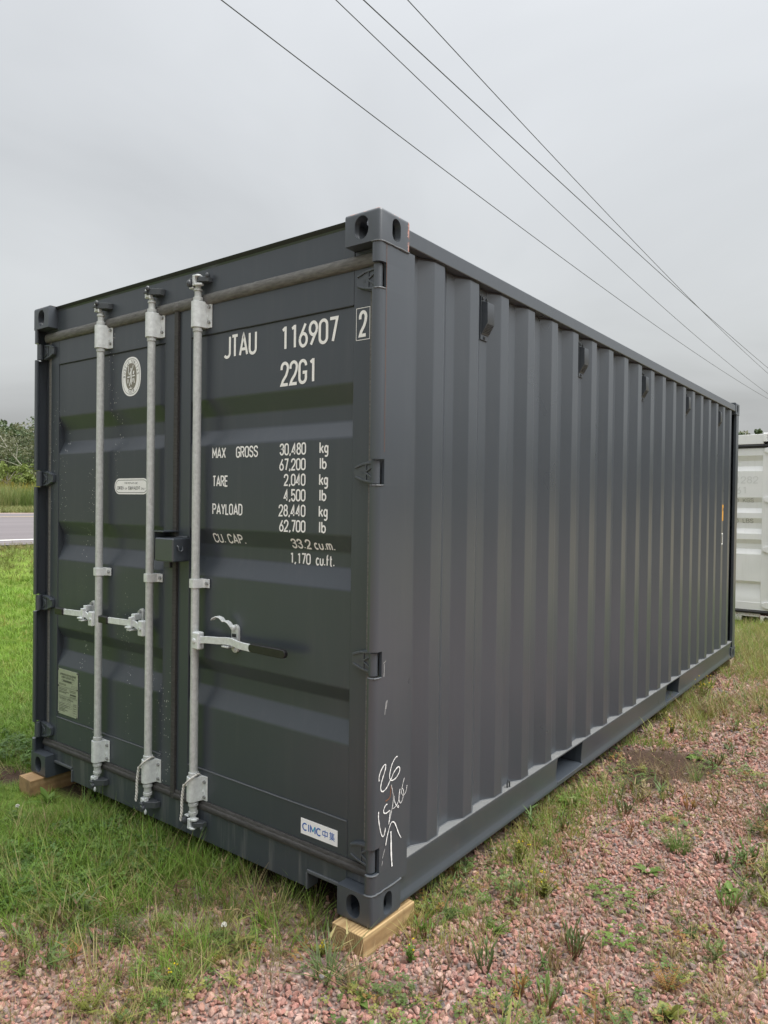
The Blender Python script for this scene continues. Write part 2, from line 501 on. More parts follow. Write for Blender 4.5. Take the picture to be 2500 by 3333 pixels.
def strokes(mb, lines, t, fn):
    for k, pts in enumerate(lines):
        rows = ribbon(pts, t)
        v, f = [], []
        for a, b in rows:
            v += [fn(a[0], a[1], k), fn(b[0], b[1], k)]
        f = [(2 * i, 2 * i + 1, 2 * i + 3, 2 * i + 2) for i in range(len(rows) - 1)]
        mb.add(v, f)
def text_lines(s, x0, x1, z0, h, t, gap=.17):
    adv, out = [], []
    x = 0.
    for ch in s:
        if ch == ' ':
            x += .30
            continue
        w = GL[ch][0]
        out.append((ch, x, w))
        x += w + gap
    W = x - gap
    T = t / h
    k = (x1 - x0 - t) / (W * h)
    res = []
    for ch, px, w in out:
        for pl in GL[ch][1]:
            res.append([(x0 + t / 2 + (px + w * a) * h * k, z0 + t / 2 + b * (h - t)) for a, b in pl])
    return res

# ------------------------------------------------------------------ the grey container
BASE = .083
cont = empty('shipping_container', (0, 0, BASE))
tag(cont, 'dark grey steel shipping container with locking rods and white lettering on its doors', 'container')
W_, L_, H_ = 2.438, 6.058, 2.591
DOORZ = [(2.275, .064), (1.988, .064), (1.914, .096), (1.848, .096), (1.784, .064), (1.410, .064), (1.342, .096),
         (1.283, .096), (1.203, .064), (.828, .064), (.771, .096), (.702, .096), (.616, .064), (.329, .064)]
def door_y(z):
    P = DOORZ
    if z >= P[0][0] or z <= P[-1][0]: return .060
    for (za, ya), (zb, yb) in zip(P, P[1:]):
        if zb <= z <= za:
            return ya + (yb - ya) * (za - z) / (za - zb)
    return .060

# corner castings, hollow with oval openings (boolean once, then mirrored copies)
def make_casting():
    def tmp(mb, bev=0, edges=None):
        me = mb.mesh('tmp', None)
        if bev:
            bm = bmesh.new(); bm.from_mesh(me)
            es = [e for e in bm.edges if edges(e)]
            bmesh.ops.bevel(bm, geom=es, offset=bev, segments=4, profile=.5, affect='EDGES')
            bm.to_mesh(me); bm.free()
        o = bpy.data.objects.new('tmp', me)
        COL.objects.link(o)
        return o
    def edg(e):
        m = (e.verts[0].co + e.verts[1].co) / 2
        outer = (abs(m.x) < 1e-5) + (abs(m.y) < 1e-5) + (abs(m.z) < 1e-5)
        return outer >= 2
    body = tmp(MB().box(-.162, 0, 0, .178, 0, .118), .013, edg)
    cut = [tmp(MB().box(-.140, -.026, .026, .155, .026, .150 - .05)),
           tmp(MB().prism(stadium(-.0855, .060, .064, .086), 'y', -.05, .06)),
           tmp(MB().prism(stadium(.0985, .060, .052, .084), 'x', -.06, .05)),
           tmp(MB().prism(stadium(-.081, .0985, .062, .110), 'z', -.05, .06))]
    for c in cut:
        md = body.modifiers.new('b', 'BOOLEAN')
        md.object = c
        md.operation = 'DIFFERENCE'
        md.solver = 'EXACT'
    dg = bpy.context.evaluated_depsgraph_get()
    me = bpy.data.meshes.new_from_object(body.evaluated_get(dg))
    for o in cut + [body]:
        bpy.data.objects.remove(o)
    return me
CAST = make_casting()
def casting(parent, fx, fy, fz, mtl, W=W_, L=L_, H=H_):
    """fx: 0 right 1 left, fy: 0 door end 1 far end, fz: 0 bottom 1 top"""
    me = CAST.copy()
    for v in me.vertices:
        x, y, z = v.co
        v.co = (-W - x if fx else x, L - y if fy else y, H - z if fz else z)
    if (fx + fy + fz) % 2: me.flip_normals()
    me.materials.clear()
    me.polygons.foreach_set('use_smooth', [True] * len(me.polygons))
    me.set_sharp_from_angle(angle=R(32))
    return link('corner_casting', me, mtl, parent)
for fx in (0, 1):
    for fy in (0, 1):
        for fz in (0, 1):
            c_ = casting(cont, fx, fy, fz, 'grey_paint_chipped' if fy == 0 and fz == 1 else 'grey_paint_cast')
            if (fx, fy, fz) == (0, 0, 1): tag(c_, 'upper corner casting with flaked rusty edges')

# door-end corner posts with notches for the hinge pins
HZ = [2.352, 1.647, .9525, .2385]
def arc2(cx, cy, r, a0, a1, n=5): return [(cx + r * math.cos(R(a0 + (a1 - a0) * i / n)), cy + r * math.sin(R(a0 + (a1 - a0) * i / n))) for i in range(n + 1)]
profA = [(-.036, .013), (-.036, .006)] + arc2(-.030, .006, .006, 180, 270, 2) + arc2(-.024, .024, .024, -90, 0, 6) + [(0, .217), (-.007, .217), (-.007, .20), (-.013, .196), (-.013, .032), (-.020, .020)]
profB = [(0, .043), (0, .217), (-.007, .217), (-.007, .20), (-.013, .196), (-.013, .043)]
wins = [(z - .047, z + .047) for z in sorted(HZ)]
def posts(mirror):
    mb = MB()
    fx = (lambda p: (-W_ - p[0], p[1])) if mirror else (lambda p: p)
    A_, B_ = [fx(p) for p in profA], [fx(p) for p in profB]
    z = .118
    for a, b in wins:
        mb.prism(A_, 'z', z, a)
        mb.prism(B_, 'z', a, b)
        z = b
    mb.prism(A_, 'z', z, 2.473)
    inner = [(-.013, .074), (-.100, .074), (-.100, .20), (-.0131, .20)]
    mb.prism([fx(p) for p in inner], 'z', .119, 2.472)
    mb.build('corner_post', 'grey_paint', cont, smooth=40)
posts(False)
posts(True)
for m_ in (0, 1):          # far-end posts
    fx = (lambda x: -W_ - x) if m_ else (lambda x: x)
    mb = MB()
    mb.prism([(fx(a), b) for a, b in [(-.003, 5.93), (-.003, 6.04), (-.02, 6.055), (-.12, 6.055), (-.12, 6.03), (-.03, 6.02), (-.03, 5.93)]], 'z', .119, 2.472)
    mb.build('corner_post', 'grey_paint', cont, bevel=.004)
# weld beads under / over the near castings
for zc, yy in ((2.471, .178), (.1195, .178)):
    mb = MB()
    pth = [(-.036, -.001, zc), (-.02, -.002, zc), (-.006, .004, zc), (.0015, .02, zc)] + [(.002, .03 + i * .021, zc + rng.uniform(-.0015, .0015)) for i in range(8)]
    mb.tube(pth, [.0035 + rng.uniform(-.0008, .001) for _ in pth], 7)
    mb.build('weld_bead', 'weld_paint', cont)
# rust run below the casting
mb = MB()
strokes(mb, [[(.0395, 2.468), (.0400, 2.30), (.0405, 1.95), (.040, 1.72)]], .0015, lambda a, b, k: (.0012, a, b))
mb.build('rust_run', 'rust_streak', cont)

# side walls: trapezoid corrugation, five welded sheets on each side
PITCH, Y0 = .2787, .4475
def wall_profile(ya, yb):
    pts = []
    def bend(p, q, r):          # rounded bends
        return p, q
    k = -1
    raw = [(.10, -.048)]
    for k in range(20):
        e = Y0 + PITCH * k
        raw += [(e - .143, -.048), (e - .075, -.012), (e, -.012), (e + .068, -.048)]
    raw += [(5.98, -.048)]
    out = []
    for i, (y, x) in enumerate(raw):
        if 0 < i < len(raw) - 1:
            (yp, xp), (yn, xn) = raw[i - 1], raw[i + 1]
            d1 = math.hypot(y - yp, x - xp); d2 = math.hypot(yn - y, xn - x)
            r = .0045
            a = (y + (yp - y) * r / d1, x + (xp - x) * r / d1)
            c = (y + (yn - y) * r / d2, x + (xn - x) * r / d2)
            m = ((a[0] + c[0] + 2 * y) / 4, (a[1] + c[1] + 2 * x) / 4)
            out += [a, m, c]
        else: out.append((y, x))
    def at(yy):
        for (a, b), (c, d) in zip(out, out[1:]):
            if a <= yy <= c: return b + (d - b) * (yy - a) / (c - a)
    sel = [(ya, at(ya))] + [p for p in out if ya < p[0] < yb] + [(yb, at(yb))]
    return sel
SEAMS = [.10, 1.300, 2.415, 3.530, 4.645, 5.98]
for side in (0, 1):
    for a, b in zip(SEAMS, SEAMS[1:]):
        pr = wall_profile(a + (.0007 if a > .2 else 0), b - .0007)
        outer = [(x, y) for y, x in pr]
        inner = [(x - .002, y) for y, x in pr][::-1]
        poly = outer + inner
        if side: poly = [(-W_ - x, y) for x, y in poly]
        n = len(poly)
        mb = MB()
        v = [(p[0], p[1], z) for z in (.178, 2.4985) for p in poly]
        mb.add(v, [(i, (i + 1) % n, (i + 1) % n + n, i + n) for i in range(n)])
        flatnormals(mb.build('wall_panel', 'grey_paint', cont, smooth=60))
# far end wall
mb = MB()
raw = []
x = -.10
while x > -2.33:
    raw += [(x, 6.035), (x - .07, 6.035), (x - .11, 6.0), (x - .18, 6.0)]
    x -= .22
poly = raw + [(a, b - .002) for a, b in raw[::-1]]
n = len(poly)
mb.add([(p[0], p[1], z) for z in (.12, 2.5) for p in poly], [(i, (i + 1) % n, (i + 1) % n + n, i + n) for i in range(n)])
mb.build('end_wall', 'grey_paint', cont)
for za, zb in ((2.49, 2.57), (.03, .15)):
    MB().box(-2.30, -.13, 5.95, 6.05, za, zb).build('end_rail', 'grey_paint', cont, bevel=.004)

# rails, roof, floor
for side in (0, 1):
    fx = (lambda x: -W_ - x) if side else (lambda x: x)
    mb = MB().prism([(fx(a), b) for a, b in [(-.003, 2.4995), (-.003, 2.562), (-.063, 2.562), (-.063, 2.4995)]], 'y', .1785, 5.8795)
    mb.build('top_side_rail', 'grey_paint', cont, bevel=.005)
    # bottom side rail in lengths, with fork pocket openings between them
    sect = [(-.005, .1775), (-.0045, .172), (-.008, .15), (-.013, .09), (-.0145, .060), (-.012, .050), (-.004, .034), (-.003, .030), (-.003, .018), (-.055, .018), (-.055, .030), (-.060, .1775)]
    P1, P2 = (1.635, 1.985), (3.66, 4.01)
    mb = MB()
    for a, b in ((.1785, P1[0]), (P1[1], P2[0]), (P2[1], 5.8795)):
        mb.prism([(fx(u), v) for u, v in sect], 'y', a, b)
    for a, b in (P1, P2):
        mb.prism([(fx(u), v) for u, v in [(-.005, .1775), (-.0045, .170), (-.06, .170), (-.06, .1775)]], 'y', a, b)
        mb.prism([(fx(u), v) for u, v in [(-.003, .042), (-.003, .019), (-.30, .019), (-.30, .048), (-.03, .048)]], 'y', a - .004, b + .004)
        mb.box(min(fx(-.30), fx(-.03)), max(fx(-.30), fx(-.03)), a - .006, a - .001, .05, .17)
        mb.box(min(fx(-.30), fx(-.03)), max(fx(-.30), fx(-.03)), b + .001, b + .006, .05, .17)
    mb.build('bottom_side_rail', 'grey_paint', cont, bevel=.0025, smooth=30)
    # scalloped paler top of the rail in front of the wall sheets
    mb = MB().box(min(fx(-.0055), fx(-.052)), max(fx(-.0055), fx(-.052)), .18, 5.93, .1765, .1790)
    mb.build('rail_ledge', 'ledge_paint', cont)
    # weld bead along the foot of the wall
    if not side:
        pr = wall_profile(.22, 5.9)
        mb = MB().tube([(x + .0015, y, .1795) for y, x in pr], .003, 5)
        mb.build('weld_bead', 'weld_paint', cont)
        mb = MB().tube([(x + .001, y, 2.4975) for y, x in pr], .004, 5)
        mb.build('sealant_bead', 'sealant_shade', cont)
# lashing hook on the near part of the ledge
mb = MB().tube([(-.022, 1.083, .178), (-.022, 1.080, .200), (-.020, 1.086, .212), (-.018, 1.094, .206), (-.017, 1.097, .179)], .004, 8)
mb.build('lashing_hook', 'dark_cast_paint', cont)
mb = MB()
n = 48
prof = []
for i in range(n + 1):
    y = .12 + (5.90 - .12) * i / n
    prof.append((y, 2.566 if i % 4 < 2 else 2.552))
v = []
for (y, z) in prof: v += [(-2.38, y, z), (-.058, y, z)]
mb.add(v, [(2 * i, 2 * i + 1, 2 * i + 3, 2 * i + 2) for i in range(n)])
mb.build('roof', 'grey_paint', cont)
MB().box(-2.37, -.066, .16, 5.90, .135, .165).build('floor', 'interior_dark', cont)
MB().box(-2.30, -.14, .105, .115, .12, 2.45).build('interior_screen', 'interior_dark', cont)
for i in range(14):
    y = .42 + i * .40
    if any(a - .05 < y < b + .05 for a, b in (P1, P2)): continue
    MB().box(-2.37, -.07, y - .03, y + .03, .02, .134).build('cross_member', 'grey_paint', cont)

# header and sill of the door end
HEADY = .055
mb = MB().prism([(HEADY, 2.435), (HEADY, 2.566), (.041, 2.588), (.052, 2.591), (.10, 2.586), (.115, 2.435)], 'x', -2.277, -.161)
mb.prism([(HEADY + .003, 2.433), (HEADY + .003, 2.472), (.1, 2.472), (.1, 2.433)], 'x', -2.40, -2.2771)
mb.prism([(HEADY + .003, 2.433), (HEADY + .003, 2.472), (.1, 2.472), (.1, 2.433)], 'x', -.1609, -.037)
mb.build('door_header', 'grey_paint_door', cont, bevel=.002, smooth=15)
MB().prism([(HEADY - .0145, 2.5885), (HEADY - .0135, 2.584), (HEADY + .001, 2.5665), (HEADY + .001, 2.575)], 'x', -2.276, -.163).build('header_lip_shade', 'sealant_shade', cont)  # black laid over the down-facing lip, painting in its shade
mb = MB().box(-2.098, -.362, HEADY, .11, .014, .158)
mb.box(-2.276, -2.0981, HEADY, .11, .082, .158)
mb.box(-.3619, -.163, HEADY, .11, .082, .158)
mb.box(-2.40, -2.2761, HEADY + .002, .11, .119, .158)
mb.box(-.1629, -.037, HEADY + .002, .11, .119, .158)
mb.build('door_sill', 'grey_paint_sill', cont, bevel=.002)
# welded trim round the two sill openings
for x0, x1, xi in ((-2.276, -2.095, -2.095), (-.365, -.163, -.365)):
    mb = MB().box(x0, x1, HEADY - .006, HEADY + .06, .074, .088)
    mb.box(min(xi - .005, xi + .005), max(xi - .005, xi + .005), HEADY - .006, HEADY + .06, .008, .0735)
    mb.build('sill_trim', 'weld_paint', cont, bevel=.003)
for x0, x1 in ((-2.27, -2.10), (-.36, -.165)):
    MB().box(x0, x1, .30, .31, .01, .09).build('recess_shade', 'interior_dark', cont)  # near-black sheet painting in the dark of the void behind the sill

# rubber door gaskets
def gprof(zc, h=.020, d=.018, y0=.060):
    return [(y0, zc - h)] + [(y0 - d * math.cos(R(t)) ** .7 * 1.0, zc + h * math.sin(R(t))) for t in (-72, -45, -15, 15, 45, 72)] + [(y0, zc + h)]
mb = MB().prism(gprof(2.431, .025, .019), 'x', -2.392, -.038)
mb.build('door_gasket', 'rubber', cont, smooth=50)
pb = [(.062, .148), (.050, .150), (.046, .156), (.0455, .170), (.048, .175), (.0515, .177), (.0525, .186), (.055, .190), (.062, .190)]
MB().prism(pb, 'x', -2.392, -1.232).build('door_gasket', 'rubber_dark', cont, smooth=40)
MB().prism(pb, 'x', -1.206, -.038).build('door_gasket', 'rubber_dark', cont, smooth=40)
mb = MB().prism([(-1.238, .061), (-1.236, .050), (-1.228, .0465), (-1.216, .046), (-1.2065, .049), (-1.2055, .061)], 'z', .150, 2.438)
mb.build('door_gasket', 'rubber_dark', cont, smooth=40)
MB().ball((-1.222, .046, 2.428), .030, .010, .022).build('gasket_patch', 'rubber', cont)
for s in (0, 1):
    p = [(-2.405, .085), (-2.405, .075), (-2.38, .062), (-2.355, .058), (-2.348, .062), (-2.348, .085)]
    if s: p = [(-W_ - a, b) for a, b in p]
    MB().prism(p, 'z', .16, 2.436).build('door_gasket', 'rubber', cont, smooth=40)

# ------------------------------------------------------------------ doors
def door(x0, x1, px0, px1, mtl):
    """panel sheet as the door itself, its frame and fittings as sub-parts"""
    mb = MB()
    prof = [(2.295, .064)] + DOORZ[0:] + [(.309, .064)]
    out = []
    for i, (z, y) in enumerate(prof):
        if 0 < i < len(prof) - 1:
            zp, yp = prof[i - 1]; zn, yn = prof[i + 1]
            d1 = math.hypot(z - zp, y - yp); d2 = math.hypot(zn - z, yn - y)
            r = min(.007, d1 * .4, d2 * .4)
            a = (z + (zp - z) * r / d1, y + (yp - y) * r / d1)
            c = (z + (zn - z) * r / d2, y + (yn - y) * r / d2)
            out += [a, ((a[0] + c[0] + 2 * z) / 4, (a[1] + c[1] + 2 * y) / 4), c]
        else: out.append((z, y))
    v = []
    for z, y in out: v += [(px0 - .01, y, z), (px1 + .01, y, z)]
    mb.add(v, [(2 * i, 2 * i + 1, 2 * i + 3, 2 * i + 2) for i in range(len(out) - 1)])
    d = flatnormals(mb.build('door', mtl, cont, smooth=60))
    MB().box(x0, px0, .060, .104, .190, 2.408).build('stile', mtl, d, bevel=.003)
    MB().box(px1, x1, .060, .104, .190, 2.408).build('stile', mtl, d, bevel=.003)
    MB().box(px0 + .0005, px1 - .0005, .0605, .102, 2.277, 2.408).build('rail', mtl, d, bevel=.0025)
    MB().box(px0 + .0005, px1 - .0005, .0605, .102, .190, .327).build('rail', mtl, d, bevel=.0025)
    # weld lines between rails and panel, painted shaded at top, lit at bottom
    for zz, mm in ((2.2755, 'sealant_shade'), (.3275, 'weld_paint')):
        MB().tube([(px0 + .004 + (px1 - px0 - .008) * i / 24, .0615, zz + rng.uniform(-.0007, .0007)) for i in range(25)], .0035, 6).build('weld_bead', mm, d)
    return d
dl = door(-2.352, -1.2375, -2.272, -1.318, 'grey_paint_speckled')
dr = door(-1.2055, -.060, -1.125, -.166, 'grey_paint_door')
tag(dl, 'left door with two locking rods')
tag(dr, 'right door with one locking rod and weight table')

# hinges
def hinge(z, left, parent):
    fx = (lambda x: -W_ - x) if left else (lambda x: x)
    mb = MB()
    outl = [(-.032, -.040), (-.066, -.043), (-.100, -.033), (-.138, -.020), (-.142, 0), (-.138, .024), (-.104, .036), (-.066, .043), (-.032, .040)]
    mb.prism([(fx(a), z + b) for a, b in outl], 'y', .043, .0595)
    def bar(a, b, t=.008, d=.005):
        (x0, z0), (x1, z1) = a, b
        L = math.hypot(x1 - x0, z1 - z0)
        nx, nz = -(z1 - z0) / L * t / 2, (x1 - x0) / L * t / 2
        mb.prism([(fx(x0 + nx), z + z0 + nz), (fx(x1 + nx), z + z1 + nz), (fx(x1 - nx), z + z1 - nz), (fx(x0 - nx), z + z0 - nz)], 'y', .043 - d, .0435)
    bar((-.045, .037), (-.100, .031)); bar((-.100, .031), (-.136, .019))
    bar((-.045, -.037), (-.098, -.028)); bar((-.098, -.028), (-.134, -.015))
    bar((-.083, .032), (-.083, -.030), .005, .004)
    bar((-.082, .004), (-.046, .026), .007); bar((-.082, -.002), (-.046, -.026), .007)
    strokes(mb, [[(fx(a), b) for a, b in l] for l in text_lines('SL', -.112, -.094, z - .006, .013, .0025)], .0025, lambda a, b, k: (a, .0422 - k * .0002, b))
    mb.build('hinge', 'grey_paint_cast', parent, bevel=.0015)
    MB().cyl((fx(-.027), .027, z - .0425), (fx(-.027), .027, z + .0425), .0165, n=18).build('hinge_pin', 'grey_paint_cast', parent, bevel=.002)
for z in HZ:
    hinge(z, False, dr)
    hinge(z, True, dl)
# weld spatter on the notch floors
for z in HZ:
    mb = MB().tube([(-.034, .004, z - .0475), (-.02, .000, z - .048), (-.006, .006, z - .0475), (.0, .02, z - .0478), (.0005, .038, z - .0465)], [.003, .0035, .003, .0035, .0025], 6)
    mb.build('weld_bead', 'weld_paint', cont)

# locking rods and their fittings
ROD = [(-1.806, dl, 1), (-1.376, dl, 1), (-1.036, dr, 0)]
RY = .026
def bracket(x, z0, z1, parent, low=False):
    mb = MB()
    prof = [(-.027, .0595), (-.027, .016)] + [(-.027 + .027 * (1 - math.cos(R(t))), .016 - .019 * math.sin(R(t))) for t in (30, 60, 90)] + [(.010, -.001), (.019, .008), (.025, .024), (.028, .046), (.033, .0535), (.054, .0535), (.058, .057), (.058, .0595)]
    mb.prism([(x + a, b) for a, b in prof], 'z', z0 + (.006 if low else 0), z1)
    mb.build('rod_bracket', 'galvanised_bright', parent, bevel=.002)
    for zz in (z0 + .024, z1 - .024):
        MB().cyl((x + .045, .0535, zz), (x + .045, .046, zz), .008, n=6).build('bolt', 'bolt_steel', parent)
        MB().cyl((x - .0265, .020, zz), (x - .0285, .018, zz), .0045, n=10).build('grease_hole', 'black_rubber', parent)
    MB().ball((x + .034, .0525, (z0 + z1) / 2 - .012), .004, .004, .008).build('weld_bead', 'galvanised_bright', parent)
for i, (x, par, left) in enumerate(ROD):
    MB().cyl((x, RY, .178), (x, RY, 2.43), .0182, n=20).build('locking_rod', 'galvanised', par)
    bracket(x, 2.303, 2.418, par)
    bracket(x, .188, .303, par, True)
    for z0, z1, r in ((2.285, 2.301, .0215), (2.420, 2.437, .0215), (2.437, 2.464, .0155), (2.464, 2.474, .0195), (2.474, 2.487, .013),
                      (.305, .322, .0225), (.172, .186, .0225), (.146, .172, .0175), (.133, .146, .021), (.118, .133, .014)):
        MB().cyl((x, RY, z0), (x, RY, z1), r, n=18).build('rod_collar', 'galvanised', par, bevel=.0015)
    # cams and keepers, top and bottom
    for zz, sg in ((2.487, 1), (.118, -1)):
        cm = MB()
        kp = MB()
        def zb(a, b): return (zz + a * sg, zz + b * sg) if sg > 0 else (zz - b, zz - a)
        if left:
            z0, z1 = zb(0, .044)
            cm.box(x - .030, x - .006, .006, .036, z0, z1)
            cm.prism([(x - .030, .010), (x - .012, .000), (x + .006, .006), (x + .006, .026), (x - .030, .036)], 'z', *zb(.002, .016))
            cm.box(x + .004, x + .014, .004, .022, *zb(-.006, .018))
            z0, z1 = zb(.010, .040)
            kp.prism([(x - .006, -.002), (x + .024, .006), (x + .056, .030), (x + .062, .0548), (x - .004, .0548)], 'z', z0, z1)
            kp.ball((x + .006, -.002, zz + sg * .040), .011, .011, .013)
            kp.box(x - .022, x + .005, -.008, .004, *zb(.018, .030))
            if sg < 0: cm.ball((x + .012, .006, zz - .058), .007, .007, .014)
        else:
            z0, z1 = zb(.0, .042)
            cm.prism([(x - .012, .002), (x + .006, .000), (x + .010, .030), (x - .012, .030)], 'z', z0, z1)
            cm.prism([(x - .010, .000), (x + .022, .004), (x + .036, .016), (x + .030, .034), (x - .006, .030)], 'z', *zb(-.002, .008))
            cm.prism([(x - .010, .000), (x + .020, .000), (x + .030, .012), (x + .020, .034), (x - .006, .030)], 'z', *zb(.036, .045))
            cm.box(x - .036, x - .010, .004, .024, *zb(-.012, -.004))
            kp.prism([(x + .006, .012), (x + .028, .006), (x + .060, .030), (x + .064, .0548), (x + .012, .0548)], 'z', *zb(.012, .034))
            kp.ball((x + .054, .034, zz + sg * .040), .010, .014, .014)
            kp.ball((x - .026, -.002, zz + sg * .010), .013, .015, .017)
            kp.box(x - .040, x - .018, .004, .0548, *zb(.002, .036))
        cm.build('locking_cam', 'galvanised_bright', par, bevel=.0025)
        kp.build('cam_keeper', 'dark_cast_paint', par, bevel=.003)
    # guide strap half way up
    mb = MB()
    prof = [(-.024, .0595), (-.024, .012)] + [(-.024 + .024 * (1 - math.cos(R(t))), .012 - .009 * math.sin(R(t))) for t in (40, 90)] + [(.012, .004), (.021, .018), (.026, .048), (.033, .0545), (.058, .0545), (.058, .0605), (-.02, .0605)]
    mb.prism([(x + a, b) for a, b in prof], 'z', 1.147, 1.187)
    mb.build('guide_strap', 'galvanised_bright', par, bevel=.0015)
    MB().cyl((x + .045, .0545, 1.167), (x + .045, .047, 1.167), .0085, n=6).build('bolt', 'bolt_steel', par)
    MB().cyl((x - .0235, .016, 1.167), (x - .0255, .014, 1.167), .0045, n=10).build('grease_hole', 'black_rubber', par)

def plate(cx, z0, z1, w, y0, y1): return MB().prism(stadium(cx, (z0 + z1) / 2, w, z1 - z0, 6), 'y', y0, y1)
def bar_path(mb, pts, h, t):
    """flat bar on edge: pts = (x, y, zc)"""
    v, f = [], []
    for x, y, z in pts:
        v += [(x, y - t / 2, z - h / 2), (x, y + t / 2, z - h / 2), (x, y + t / 2, z + h / 2), (x, y - t / 2, z + h / 2)]
    for i in range(len(pts) - 1):
        a = 4 * i
        for k in range(4):
            f.append((a + k, a + (k + 1) % 4, a + 4 + (k + 1) % 4, a + 4 + k))
    f += [(3, 2, 1, 0), tuple(range(len(v) - 4, len(v)))]
    mb.add(v, f)
# left door handles, swung to the left and latched
for x, xg, xc in ((-1.806, -2.150, -1.902), (-1.376, -1.735, -1.478)):
    mb = MB().box(x - .050, x - .012, -.004, .030, .888, .962)
    mb.build('handle_hub', 'galvanised_bright', dl, bevel=.005)
    MB().cyl((x - .030, -.004, .922), (x - .030, -.010, .922), .0085, n=12).build('rivet', 'galvanised', dl)
    mb = MB()
    bar_path(mb, [(x - .048, .006, .928), (x - .062, .008, .930), (x - .082, .010, .938), (x - .105, .004, .944), (x - .14, -.002, .942), (xg + .01, -.010, .937)], .030, .010)
    mb.build('door_handle', 'galvanised_bright', dl, bevel=.002)
    MB().prism(rect(xg - .002, xg + .074, .919, .956), 'y', -.021, .002).build('handle_grip', 'black_plastic', dl, bevel=.006, segs=3)
    plate(xc, .884, 1.008, .036, .050, .0635).build('handle_catch', 'galvanised', dl, bevel=.002)
    mb = MB().box(xc - .022, xc + .006, .010, .052, .955, .985)
    mb.box(xc - .018, xc + .004, -.008, .012, .925, .972)
    mb.box(xc - .034, xc + .002, -.018, .004, .917, .926)
    mb.box(xc - .026, xc + .006, -.014, .050, .906, .914)
    mb.build('catch_hook', 'galvanised_bright', dl, bevel=.003)
    MB().cyl((xc - .004, .050, .990), (xc - .004, .040, .990), .010, n=6).build('bolt', 'bolt_steel', dl)
    MB().cyl((xc, .050, .897), (xc, .046, .897), .007, n=8).build('rivet', 'galvanised', dl)
# right door handle, catch open
x = -1.036
MB().box(x + .016, x + .062, -.006, .030, .880, .958).build('handle_hub', 'galvanised_bright', dr, bevel=.008, segs=3)
MB().ball((x + .034, -.006, .918), .013, .007, .013).build('rivet', 'galvanised_bright', dr)
mb = MB()
bar_path(mb, [(x + .05, .010, .922), (x + .10, .008, .930), (x + .17, .012, .934), (x + .215, .018, .938), (x + .255, .016, .940), (x + .30, .004, .937), (x + .34, -.002, .935), (x + .40, -.004, .934)], .031, .010)
mb.build('door_handle', 'galvanised_bright', dr, bevel=.002)
MB().prism(stadium(-.541, .936, .212, .036, 5), 'y', -.014, .006).build('handle_grip', 'black_plastic', dr, bevel=.004)
plate(-.800, .884, 1.006, .044, .050, .0635).build('handle_catch', 'galvanised', dr, bevel=.002)
MB().box(-.815, -.790, .0485, .0505, .952, .966).build('catch_slot', 'black_rubber', dr)
MB().box(-.832, -.792, .004, .052, .911, .918).build('catch_hook', 'galvanised', dr, bevel=.002)
MB().ball((-.806, .046, .992), .013, .010, .013).build('rivet', 'galvanised_bright', dr)
MB().cyl((-.802, .050, .899), (-.802, .045, .899), .008, n=8).build('rivet', 'galvanised', dr)
mb = MB()
hp = [(-.803, .040, .993), (-.818, .034, 1.012), (-.832, .030, 1.018), (-.842, .026, 1.016), (-.852, .020, 1.030), (-.866, .012, 1.036), (-.884, .006, 1.028), (-.890, .004, 1.020)]
v, f = [], []
for a, b, c in hp: v += [(a, b - .012, c), (a, b + .012, c), (a, b + .012, c + .005), (a, b - .012, c + .005)]
for i in range(len(hp) - 1):
    for k in range(4): f.append((4 * i + k, 4 * i + (k + 1) % 4, 4 * i + 4 + (k + 1) % 4, 4 * i + 4 + k))
f += [(3, 2, 1, 0), tuple(range(len(v) - 4, len(v)))]
mb.add(v, f)
mb.build('catch_hook', 'galvanised_bright', dr, bevel=.0015)
# padlock box across the meeting stiles
mb = MB().box(-1.252, -1.118, -.036, .0595, 1.258, 1.366)
o = mb.build('lock_box', 'grey_paint', dr, bevel=.008, segs=3)
mb = MB().tube([(-1.117, -.012, 1.332), (-1.110, -.012, 1.326), (-1.109, -.010, 1.312), (-1.109, .000, 1.306), (-1.109, .010, 1.312), (-1.110, .012, 1.328)], .0035, 8)
mb.build('lock_ring', 'grey_paint_cast', dr)
mb = MB().box(-1.2715, -1.266, -.028, .0595, 1.262, 1.396)
mb.box(-1.2659, -1.200, -.028, .0595, 1.390, 1.396)
mb.build('lock_shroud', 'grey_paint', dl, bevel=.002)
MB().box(-1.285, -1.242, .040, .0598, 1.222, 1.250).build('lock_lug', 'dark_cast_paint', dl, bevel=.003)
mb = MB().tube([(-1.225 + .019 * i, .050 + .004 * (i % 2), 1.368 + rng.uniform(-.001, .001)) for i in range(6)], .004, 6)
mb.build('weld_bead', 'weld_paint', dr)

